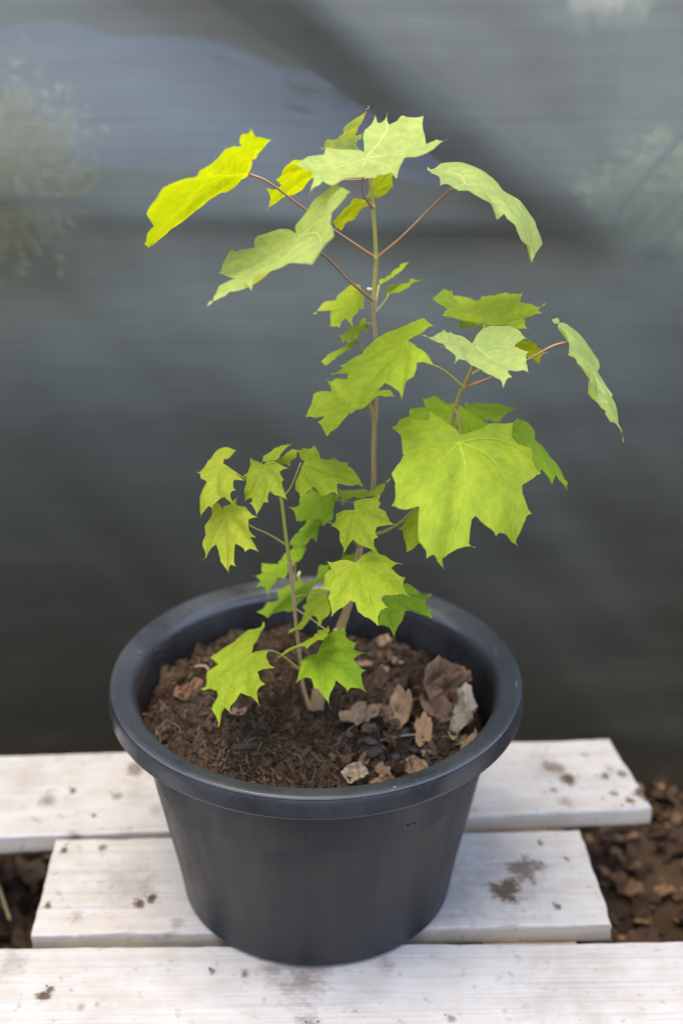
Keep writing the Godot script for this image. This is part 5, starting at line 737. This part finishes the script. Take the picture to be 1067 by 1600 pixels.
func build_behind() -> void:
	# added bank behind the cloth: keeps the sky off its lower part, darkening it
	var v := PackedVector3Array()
	var idx := PackedInt32Array()
	var col := PackedColorArray()
	var n := noise(91, 3.0, 4)
	var M := 90
	for j in M + 1:
		for i in M + 1:
			var x := lerpf(-2.6, 2.6, float(i) / M)
			var t := float(j) / M
			var z := lerpf(-.40, -2.1, t)
			var top := .500 + .045 * n.get_noise_1d(x * .8) + .05 * smoothstep(-.3, .5, x)
			var h := top * smoothstep(0.0, .11, t) * smoothstep(1.0, .55, t)
			h *= smoothstep(2.6, 2.0, absf(x))
			v.append(Vector3(x, -.15 + h + (.02 * n.get_noise_2d(x * 3.0, z * 3.0) if t > .02 else 0.0), z))
			col.append(Color(.030, .021, .014).lerp(Color(.060, .048, .030), clampf(.5 + n.get_noise_2d(x * 5.0, z * 5.0), 0.0, 1.0)))
	for j in M:
		for i in M:
			var a := j * (M + 1) + i
			idx.append_array(PackedInt32Array([a, a + M + 1, a + 1, a + 1, a + M + 1, a + M + 2]))
	var hm := bumped(std(Color.WHITE, .95, .2), 92, .05, .3, 10.0)
	hm.vertex_color_use_as_albedo = true
	tag(part("added_shade_bank", mesh_of(v, idx, PackedVector2Array(), col), hm, self), "added dark mound behind the shade cloth that shades its lower part", "bank", "", "structure")

	var tm := bumped(std(lin(.07, .062, .055), .8), 15, .02, .1, 10.0)  # the two rods below are added to cast dark bands on the cloth
	tag(part("added_shade_pole", tube_on_cloth([[.27, .445, .020], [.16, .522, .028], [-.11, .705, .031], [-.50, .97, .031]], 3), tm, self), "added dark pole behind the shade cloth that makes its slanting dark band", "pole")
	tag(part("added_shade_rail", tube_on_cloth([[-1.2, .49, .006], [-.25, .476, .006], [.05, .468, .009], [.30, .456, .008]], 4), tm, self), "added thin dark rod behind the shade cloth that makes its level dark band", "added_shade_rail")
	# an added blue sheet behind the cloth, giving its upper part a blue tint
	v = PackedVector3Array(); idx = PackedInt32Array()
	var w := noise(93, 3.0, 3)
	var S := 40
	for j in S + 1:
		for i in S + 1:
			var t := float(j) / S
			var x := lerpf(-.80, .20 - .18 * t + .05 * w.get_noise_1d(t * 3.0), float(i) / S)
			var z := lerpf(-.50, -.80, t + .12 * w.get_noise_1d(x * 2.0))
			v.append(Vector3(x, lerpf(.474 - .03 * x, .55 - .12 * x, t) + .03 * w.get_noise_2d(x, z), z))
	for j in S:
		for i in S:
			var a := j * (S + 1) + i
			idx.append_array(PackedInt32Array([a, a + S + 1, a + 1, a + 1, a + S + 1, a + S + 2]))
	tag(part("added_blue_sheet", mesh_of(v, idx), std(lin(.06, .085, .17), .7), self), "added blue sheet behind the shade cloth that gives it a blue tint", "added_blue_sheet")
	tag(part("added_crease_rod", tube_on_cloth([[.362, .549, .0035], [.297, .467, .0035], [.241, .409, .0025]], 5), tm, self), "long added dark rod that makes a crease line on the shade cloth", "added_crease_rod")  # this rod and the next are added to draw dark crease lines
	tag(part("added_crease_rod", tube_on_cloth([[.369, .493, .0035], [.297, .409, .0025]], 6), tm, self), "short added dark rod that makes a crease line on the shade cloth", "added_crease_rod")
	shrub("flowering_shrub", "pink and yellow flowering shrub showing faintly through the shade cloth", Vector3(-.300, .335, -.48), .075, .095, lin(.62, .62, .08), lin(.90, .74, .68), .38, 1)
	shrub("low_shrub", "low green shrub showing faintly through the shade cloth", Vector3(.44, .36, -.62), .12, .05, lin(.14, .28, .06), lin(.3, .4, .1), .1, 2)
	shrub("blossom_bush", "white blossoming bush on the added bank behind the shade cloth", Vector3(.362, .335, -.80), .042, .028, lin(.6, .6, .5), lin(.95, .92, .86), .85, 3, .275)

func shrub(called: String, label: String, at: Vector3, r: float, ry: float, leafc: Color, flowerc: Color, share: float, s: int, high := 0.0) -> void:
	var o := base(called, at)
	tag(o, label, "shrub")
	var g := RandomNumberGenerator.new()
	g.seed = 900 + s
	var wood := std(lin(.10, .07, .05), .9)
	var top := high if high > 0.0 else ry * 1.35
	for k in 6:
		var an := TAU * k / 6.0 + g.randf()
		var e := Vector3(cos(an) * r * .6, top + g.randf_range(-.3, .5) * ry, sin(an) * r * .6)
		part("stem", tube(PackedVector3Array([Vector3(cos(an) * .02, -.02, sin(an) * .02), e * Vector3(.35, .5, .35), e]), PackedFloat32Array([.011, .008, .003]), 6, 4), wood, o)
	for pass_ in 2:
		var v := PackedVector3Array(); var idx := PackedInt32Array()
		var count := int(2400.0 * ((1.0 - share) if pass_ == 0 else share))
		var cl := []
		for k in 14: cl.append(Vector3(g.randfn(), g.randfn() * .7, g.randfn()).limit_length(1.0) * .75)
		for k in count:
			var c: Vector3 = cl[g.randi_range(0, 13)] + Vector3(g.randfn(), g.randfn(), g.randfn()) * .22
			if pass_ == 1: c.y += .35
			var p := Vector3(c.x * r, top + c.y * ry, c.z * r)
			var b := Basis.from_euler(Vector3(g.randf() * TAU, g.randf() * TAU, g.randf() * TAU))
			var l := g.randf_range(.018, .040) * r / .36
			var q := v.size()
			for e in [Vector3(-l, 0, 0), Vector3(0, l * .15, -l * .55), Vector3(l, 0, 0), Vector3(0, l * .15, l * .55)]: v.append(p + b * e)
			idx.append_array(PackedInt32Array([q, q + 1, q + 2, q, q + 2, q + 3]))
		if count == 0: continue
		var m := std(leafc if pass_ == 0 else flowerc, .6)
		m.backlight_enabled = true
		m.backlight = Color(.7, .7, .5)
		part("foliage" if pass_ == 0 else "blossom", mesh_of(v, idx), m, o)

func build_pallet() -> void:
	var p := base("wooden_pallet", Vector3.ZERO)
	tag(p, "whitewashed wooden pallet of three weathered planks under the pot", "pallet")
	board(201, [[-.52, -.171], [.2853, -.1865], [.3024, -.0790], [-.52, -.0420]], .0185, p, .15)
	board(301, [[-.2258, -.0500], [.2310, -.0500], [.2345, .0680], [-.2275, .0675]], .0185, p, .35)
	board(401, [[-.55, .0785], [.55, .0912], [.55, .236], [-.55, .224]], .0185, p, .1)
	var wm := bumped(std(lin(.34, .26, .18), .8), 44, .02, .1, 12.0)
	for x in [-.17, .0, .17]:
		var b := BoxMesh.new()
		b.size = Vector3(.075, .112, .42)
		part("bearer", b, wm, p).position = Vector3(x, -.0187 - .056, .025)

func build_pot() -> void:
	var p := base("plant_pot", Vector3.ZERO)
	tag(p, "round dark grey plastic plant pot with thick scuffed rim", "plant pot")
	var im := [noise(61, .012, 4).get_seamless_image(512, 512), noise(62, .05, 3).get_seamless_image(512, 512)]
	var W := 1024
	var H := 512
	var alb := PackedByteArray(); alb.resize(W * H * 3)
	var rg := PackedByteArray(); rg.resize(W * H)
	var rub := noise(63, .03, 3)
	for y in H:
		for x in W:
			var streak := rub.get_noise_2d(x * 1.0, y * .06)
			var a: float = im[0].get_pixel(x % 512, (y / 3) % 512).r
			var b: float = im[1].get_pixel((x * 2) % 512, y).r
			var k := .028 + .016 * (a - .5) + .006 * (b - .5)
			var o := (y * W + x) * 3
			alb[o] = srgb8(k); alb[o + 1] = srgb8(k * 1.06); alb[o + 2] = srgb8(k * 1.17)
			rg[y * W + x] = int(clampf(.46 + .30 * (a - .5) + .12 * (b - .5) + .09 * streak, 0.2, 1) * 255.0)
	# scratches and nicks
	for s in 90:
		var cx := rng.randi_range(4, W - 5)
		var cy := rng.randi_range(4, H - 5)
		var len := rng.randi_range(1, 9) if rng.randf() < .8 else rng.randi_range(8, 26)
		var dir := Vector2(1, 0).rotated(rng.randf() * TAU) * Vector2(1, 1)
		var br := rng.randf_range(.05, .16) if rng.randf() < .8 else .34
		for k in len:
			var q := Vector2(cx, cy) + dir * k
			var xx := posmod(int(q.x), W)
			var yy := clampi(int(q.y), 0, H - 1)
			var o := (yy * W + xx) * 3
			alb[o] = srgb8(br); alb[o + 1] = srgb8(br * .98); alb[o + 2] = srgb8(br * .93)
			rg[yy * W + xx] = 200
	for s in 900:
		var o := (rng.randi_range(0, H - 2) * W + rng.randi_range(0, W - 3)) * 3
		var br := rng.randf_range(.05, .12)
		for k in rng.randi_range(1, 2):
			alb[o + k * 3] = srgb8(br); alb[o + k * 3 + 1] = srgb8(br); alb[o + k * 3 + 2] = srgb8(br * .95)
	# dried mud along the foot
	for s in 260:
		var cx := rng.randi_range(0, W - 1)
		var cy := int((.452 + .05 * pow(rng.randf(), 2.5)) * H)
		for k in rng.randi_range(1, 4):
			var o := (clampi(cy + rng.randi_range(0, 1), 0, H - 1) * W + posmod(cx + k, W)) * 3
			alb[o] = srgb8(.20); alb[o + 1] = srgb8(.145); alb[o + 2] = srgb8(.095)
	var m := std(lin(.42, .405, .40), 1.0, .5)
	m.albedo_texture = ImageTexture.create_from_image(Image.create_from_data(W, H, false, Image.FORMAT_RGB8, alb))
	m.roughness_texture = ImageTexture.create_from_image(Image.create_from_data(W, H, false, Image.FORMAT_L8, rg))
	m.uv1_scale = Vector3(1.0, 4.0, 1.0)
	var body := rounded(PackedVector2Array([Vector2(0.0, .0012), Vector2(.098, .0012), Vector2(.103, .0008), Vector2(.1112, .004), Vector2(.1132, .022), Vector2(.1425, .1835), Vector2(.1415, .186), Vector2(.1385, .183), Vector2(.1065, .008), Vector2(0.0, .007)]), PackedFloat32Array([0, .002, .002, .006, .03, .001, .001, .002, .01, 0]))
	part("body", lathe(body, 160, .0012), m, p)
	var rim := rounded(PackedVector2Array([Vector2(.1425, .1830), Vector2(.1555, .1812), Vector2(.1600, .1806), Vector2(.1608, .1826), Vector2(.1601, .1940), Vector2(.1588, .1984), Vector2(.1562, .1990), Vector2(.1420, .1944), Vector2(.1390, .1890), Vector2(.1380, .1790)]), PackedFloat32Array([0, .001, .0012, .001, .003, .002, .002, .003, .003, 0]))
	var rm := m.duplicate() as StandardMaterial3D
	rm.roughness = .72
	rm.albedo_color = lin(1.0, 1.0, 1.0)
	rm.metallic_specular = .62
	part("rim", lathe(rim, 200, .0012), rm, p)

func build_soil() -> void:
	var v := PackedVector3Array()
	var idx := PackedInt32Array()
	var col := PackedColorArray()
	var cn := noise(33, 16.0, 4)
	var rings := 90
	var segs := 300
	v.append(Vector3(0, soil_h(0, 0), 0)); col.append(Color(.05, .03, .02))
	for i in range(1, rings + 1):
		for k in segs:
			var r := .1395 * i / rings
			var an := TAU * k / segs
			var x := r * cos(an)
			var z := r * sin(an)
			var y := soil_h(x, z)
			var lim := inner_r(y) - .0006
			if r > lim:
				x *= lim / r; z *= lim / r
			v.append(Vector3(x, y, z))
			var c := clampf(.5 + .8 * cn.get_noise_2d(x, z), 0.0, 1.0)
			var dark := Color(.022, .014, .010)
			var peat := Color(.145, .096, .066)
			col.append(dark.lerp(peat, clampf(.10 + .75 * c, 0.0, 1.0)))
	for k in segs: idx.append_array(PackedInt32Array([0, 1 + k, 1 + (k + 1) % segs]))
	for i in rings - 1:
		for k in segs:
			var a := 1 + i * segs + k
			var b := 1 + i * segs + (k + 1) % segs
			idx.append_array(PackedInt32Array([a, a + segs, b, b, a + segs, b + segs]))
	# crumbs and fibres lying in it
	for k in 6500:
		var r := .134 * sqrt(rng.randf())
		var an := rng.randf() * TAU
		var x := r * cos(an)
		var z := r * sin(an)
		var s := rng.randf_range(.0005, .0015) if rng.randf() < .85 else rng.randf_range(.0015, .0028)
		var c := Color(.026, .018, .013).lerp(Color(.17, .115, .083), pow(rng.randf(), 1.8))
		add_lump(v, idx, col, Vector3(x, soil_h(x, z) + s * .3, z), Vector3(s * rng.randf_range(.9, 3.0), s * rng.randf_range(.4, .8), s * rng.randf_range(.5, 1.0)), c)
	for k in 150:
		var r := .122 * sqrt(rng.randf())
		var an := rng.randf() * TAU
		var x := r * cos(an)
		var z := r * sin(an)
		if x > .02 and rng.randf() < .5: continue
		var s := rng.randf_range(.0035, .0075)
		add_lump(v, idx, col, Vector3(x, soil_h(x, z) + s * .1, z), Vector3(s * 1.5, s * .45, s * .6), Color(.035, .024, .017).lerp(Color(.12, .080, .056), rng.randf()))
	for k in 4200:
		var r := .130 * sqrt(rng.randf())
		var an := rng.randf() * TAU
		var p := Vector3(r * cos(an), 0, r * sin(an))
		if p.x > .03 and rng.randf() < .75: continue
		var pts := PackedVector3Array()
		var d := Vector3(cos(rng.randf() * TAU), 0, sin(rng.randf() * TAU)).normalized()
		var len := rng.randf_range(.0015, .0045)
		var lift := rng.randf_range(.0004, .003)
		for i in 5:
			if Vector2(p.x, p.z).length() > .132: break
			pts.append(Vector3(p.x, soil_h(p.x, p.z) + lift * (.4 + .6 * sin(i * .8)), p.z))
			d = (d + Vector3(rng.randf_range(-.6, .6), 0, rng.randf_range(-.6, .6))).normalized()
			p += d * len
		if pts.size() < 3: continue
		add_fibre(v, idx, col, pts, rng.randf_range(.00022, .0005), Color(.07, .042, .026).lerp(Color(.33, .23, .15), pow(rng.randf(), 2.5)))
	var sm := bumped(std(Color.WHITE, .95, .2), 9, .06, .16, 40.0)
	sm.vertex_color_use_as_albedo = true
	tag(part("potting_soil", mesh_of(v, idx, PackedVector2Array(), col), sm, self), "dark brown crumbly peat and compost filling the pot", "soil", "", "stuff")

	# bark chips
	var chip_mats := [std(lin(.040, .026, .020), .75), std(lin(.065, .046, .036), .8), std(lin(.028, .022, .020), .65), std(lin(.13, .085, .055), .85)]
	var shapes := []
	for k in 5:
		var cv := PackedVector3Array()
		var ci := PackedInt32Array()
		var nn := noise(500 + k, 1.0, 2)
		var R := 7
		var S := 14
		for i in R + 1:
			for j in S:
				var th := PI * i / R
				var ph := TAU * j / S
				var q := Vector3(sin(th) * cos(ph), cos(th), sin(th) * sin(ph))
				q *= 1.0 + .35 * nn.get_noise_3dv(q * 1.3) + .12 * nn.get_noise_3dv(q * 4.0)
				cv.append(q * Vector3(1.0, .34, .58))
		for i in R:
			for j in S:
				var a := i * S + j
				var b := i * S + (j + 1) % S
				ci.append_array(PackedInt32Array([a, b, a + S, b, b + S, a + S]))
		shapes.append(mesh_of(cv, ci))
	var chips := [[.043, .060, .0075, 0], [.024, .030, .0062, 1], [.073, .040, .0058, 2], [.070, .064, .0066, 0], [.084, .066, .0065, 2], [.040, .046, .0070, 1], [.058, .052, .0060, 1], [.093, .055, .0055, 0]]
	for k in 62:
		var an := rng.randf_range(-1.9, 1.5)
		var r := .128 * sqrt(rng.randf())
		var x := .015 + r * cos(an) * .9
		var z := r * sin(an)
		if x < .01 or Vector2(x, z).length() > .124: continue
		chips.append([x, z, rng.randf_range(.0026, .0056), rng.randi_range(0, 2) if rng.randf() < .9 else 3])
	for c in chips:
		var o := part("bark_chip", shapes[rng.randi_range(0, 4)], chip_mats[c[3]], self)
		o.position = Vector3(c[0], soil_h(c[0], c[1]) + c[2] * .22, c[1])
		o.rotation = Vector3(rng.randf_range(-.3, .3), rng.randf() * TAU, rng.randf_range(-.3, .3))
		o.scale = Vector3.ONE * c[2]
		tag(o, ["dark brown bark chip lying on the potting soil", "grey brown bark chip lying on the potting soil", "nearly black smooth bark chip lying on the potting soil", "light tan bark chip lying on the potting soil"][c[3]], "bark chip", "bark chips on the potting soil")

	# withered leaf scraps on the soil: name, label, x, z, half-length, half-width, curl, crumple, turn, colour, tilt
	var scraps := [
		["grey tan crumpled dead leaf with a curled stalk on the soil", .035, .004, .015, .012, .25, .55, .4, lin(.31, .24, .175), Vector3(.25, 0, .1)],
		["tan dead leaf folded to a point standing on the soil", .0684, -.0005, .016, .0085, .7, .3, 1.2, lin(.46, .33, .22), Vector3(.75, 0, .3)],
		["orange tan oval dead leaf on the soil beside the grey one", .082, .0245, .0135, .0080, .3, .25, 1.45, lin(.47, .31, .19), Vector3(.55, 0, -.1)],
		["grey brown withered leaf strip lying between the tan scraps", .0985, .004, .017, .0085, .5, .5, -.7, lin(.27, .19, .14), Vector3(.3, 0, .0)],
		["large brown shrivelled dead leaf heaped against the pot wall", .1005, -.028, .021, .017, .5, .9, .3, lin(.25, .165, .11), Vector3(.75, 0, -.2)],
		["bleached whitish dead leaf leaning on the inner pot wall", .1185, .020, .019, .011, .45, .55, 1.15, lin(.43, .39, .32), Vector3(.35, 0, .75)],
		["tan leaf scrap tucked at the foot of the whitish leaf", .117, .044, .010, .0060, .4, .5, .9, lin(.46, .36, .26), Vector3(.3, 0, .5)],
		["small white torn leaf scrap near the front rim", .0268, .084, .0085, .0070, .6, .8, .2, lin(.50, .44, .35), Vector3(.6, 0, .0)],
		["narrow brown leaf scrap standing in the darker soil", .053, -.036, .010, .0050, .5, .4, 1.3, lin(.15, .10, .07), Vector3(.7, 0, .2)],
		["dull pink brown leaf scrap on the peat by the pot wall", -.103, -.010, .013, .0075, .5, .6, .9, lin(.21, .125, .085), Vector3(.3, 0, -.2)],
		["pale crumpled leaf scrap on the peat below the low leaf", -.0597, .0192, .0060, .0040, .5, .6, .1, lin(.40, .28, .19), Vector3(.2, 0, .1)]]
	for q in 34:
		var an := rng.randf_range(-1.3, 1.35)
		var r := .118 * sqrt(rng.randf_range(.12, 1.0))
		scraps.append([["small brown leaf flake among the bark chips", "small pale leaf flake among the bark chips"][0 if q < 16 else 1], r * cos(an), r * sin(an), rng.randf_range(.004, .0095), rng.randf_range(.003, .0055), rng.randf_range(.2, .8), rng.randf_range(.3, .8), rng.randf() * TAU, lin(.16, .11, .075) if q < 16 else lin(.36, .26, .18), Vector3(rng.randf_range(-.1, .6), 0, rng.randf_range(-.4, .4))])
	var k := 0
	for s in scraps:
		var tone: Color = s[8]
		var m := bumped(std(Color(tone.r * 1.04, tone.g * .98, tone.b * .92), .8, .25), 600 + k, .03, .12, 60.0)
		m.backlight_enabled = true
		m.backlight = Color(.35, .3, .25)
		var o := part("dead_leaf", dry_leaf(700 + k, s[3], s[4], s[5], s[6]), m, self)
		o.basis = Basis.from_euler(s[9]) * Basis(Vector3.UP, s[7])
		# let its lowest point touch the soil
		var low := 9.0
		for q in (o.mesh as ArrayMesh).surface_get_arrays(0)[Mesh.ARRAY_VERTEX]:
			var w: Vector3 = o.basis * q
			low = minf(low, w.y - (soil_h(s[1] + w.x, s[2] + w.z) - soil_h(s[1], s[2])))
		o.position = Vector3(s[1], soil_h(s[1], s[2]) - low - .0012, s[2])
		tag(o, s[0], "dead leaf", "dead leaf scraps on the soil")
		k += 1
	var twm := std(lin(.30, .21, .14), .8)
	var tw := [[Vector3(.022, .0, .018), Vector3(.034, .004, .012), Vector3(.052, .003, .044)], [Vector3(.048, .0, .036), Vector3(.072, .004, .030), Vector3(.086, .002, .024)], [Vector3(-.098, .002, -.048), Vector3(-.088, .008, -.042), Vector3(-.084, .003, -.028)]]
	var tl := ["thin pale stalk beside the grey tan dead leaf", "thin brown twig lying under the orange tan dead leaf", "short curved twig on the peat at the pot wall"]
	for i in tw.size():
		var pts := PackedVector3Array()
		for q in tw[i]: pts.append(Vector3(q.x, soil_h(q.x, q.z) + q.y, q.z))
		tag(part("twig", tube(pts, PackedFloat32Array([.0009, .0008, .0005]), 6, 6, .2, i), twm, self), tl[i], "twig")

	# spilled crumbs on the boards
	v = PackedVector3Array(); idx = PackedInt32Array(); col = PackedColorArray()
	for d in STAINS:
		if d[3] < .5: continue
		for q in int(5.0 * d[3]):
			var s := rng.randf_range(.0004, .0011)
			var at := Vector3(d[0] + rng.randfn() * d[2] * .55, s * .35 + .0004, d[1] + rng.randfn() * d[2] * .6)
			if at.x > .30 or (at.z > -.078 and at.z < -.05) or (at.z > .066 and at.z < .086): continue
			add_lump(v, idx, col, at, Vector3(s, s * .6, s), Color(.06, .04, .028).lerp(Color(.15, .10, .07), rng.randf()))
	var cm := std(Color.WHITE, .95, .2)
	cm.vertex_color_use_as_albedo = true
	tag(part("spilled_soil", mesh_of(v, idx, PackedVector2Array(), col), cm, self), "crumbs of dark soil spilled on the white planks", "soil", "", "stuff")

func build_sapling() -> void:
	leaf_veins()
	var tx := leaf_textures()
	var origin := Vector3(.0008, .158, -.0065)
	var p := base("maple_sapling", origin)
	tag(p, "young maple sapling with lime green toothed leaves growing in the pot", "sapling")
	var bark := bumped(std(lin(.38, .25, .115), .75), 21, .03, .06, 60.0)
	var green := std(lin(.24, .27, .06), .55)
	for n in STEMS:
		var a: Array = STEMS[n]
		var pts := PackedVector3Array()
		var r := PackedFloat32Array()
		for i in range(0, a.size(), 4):
			pts.append(Vector3(a[i], a[i + 1], a[i + 2]) - origin)
			r.append(a[i + 3])
		if n == "main_stem":
			# brown old wood below, this year's green shoot above
			var cut := 16
			part("main_stem", tube(pts.slice(0, cut + 1), r.slice(0, cut + 1), 12, 6, .22, 5), bark, p)
			part("leading_shoot", tube(pts.slice(cut), r.slice(cut), 10, 6, .08, 6), std(lin(.36, .32, .085), .5), p)
		elif n == "side_branch":
			part("side_branch", tube(pts, r, 9, 6, .12, 7), std(lin(.28, .24, .07), .6), p)
		elif n == "side_shoot":
			part("side_shoot", tube(pts.slice(0, 7), r.slice(0, 7), 9, 6, .12, 8), bark, p)
			part("side_shoot_tip", tube(pts.slice(6), r.slice(6), 9, 6, .08, 9), std(lin(.36, .33, .08), .5), p)
		else:
			part(n, tube(pts, r, 10, 5, .15, 9), bark, p)
	# blades
	var tints := [[.64, .79, .27], [.56, .73, .060], [.41, .64, .042], [.62, .73, .070], [.66, .75, .03]]  # last tint is yellower, putting the glow of light from behind into colour
	var mats := []
	for t in 5:
		for j in 3:
			var c: Array = tints[t]
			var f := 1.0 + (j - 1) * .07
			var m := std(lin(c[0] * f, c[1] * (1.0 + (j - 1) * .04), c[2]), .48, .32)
			m.albedo_texture = tx[0]
			m.heightmap_enabled = true
			m.heightmap_texture = tx[1]
			m.heightmap_scale = .12
			m.backlight_enabled = true
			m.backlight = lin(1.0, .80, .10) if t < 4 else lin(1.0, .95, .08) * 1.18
			mats.append(m)
	var red := std(lin(.33, .17, .10), .5)
	var lime := std(lin(.33, .30, .08), .5)
	var k := 0
	for l in LEAVES:
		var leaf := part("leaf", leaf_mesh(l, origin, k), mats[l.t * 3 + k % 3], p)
		var pts := PackedVector3Array()
		var r := PackedFloat32Array()
		for i in range(0, l.s.size(), 3): pts.append(Vector3(l.s[i], l.s[i + 1], l.s[i + 2]) - origin)
		pts.append(Vector3(l.f[0], l.f[1], l.f[2]) - origin)
		var big: float = clampf(pts[0].distance_to(pts[pts.size() - 1]) / .08, .55, 1.0)
		for i in pts.size(): r.append(.00085 * big * (1.7 if i == 0 else 1.25 if i == pts.size() - 1 else 1.0))
		part("petiole", tube(pts, r, 7, 6), red if l.t == 0 or l.t == 4 or l.t == 1 and k in [13] else lime, leaf)
		k += 1
	var bud := std(lin(.62, .62, .30), .5)
	for b in [[-0.0183, 0.3054, 0.0260], [-0.0128, 0.2985, 0.0260], [0.0151, 0.2371, 0.0020], [0.0210, 0.2359, 0.0040], [0.0457, 0.3501, 0.0030], [0.0378, 0.5043, 0.0000], [0.0368, 0.4228, 0.0040], [-0.0239, 0.3657, 0.0300]]:
		var v := PackedVector3Array(); var idx := PackedInt32Array(); var col := PackedColorArray()
		add_lump(v, idx, col, Vector3(b[0], b[1], b[2]) - origin, Vector3(.0016, .0032, .0016), Color.WHITE)
		part("bud", mesh_of(v, idx), bud, p)
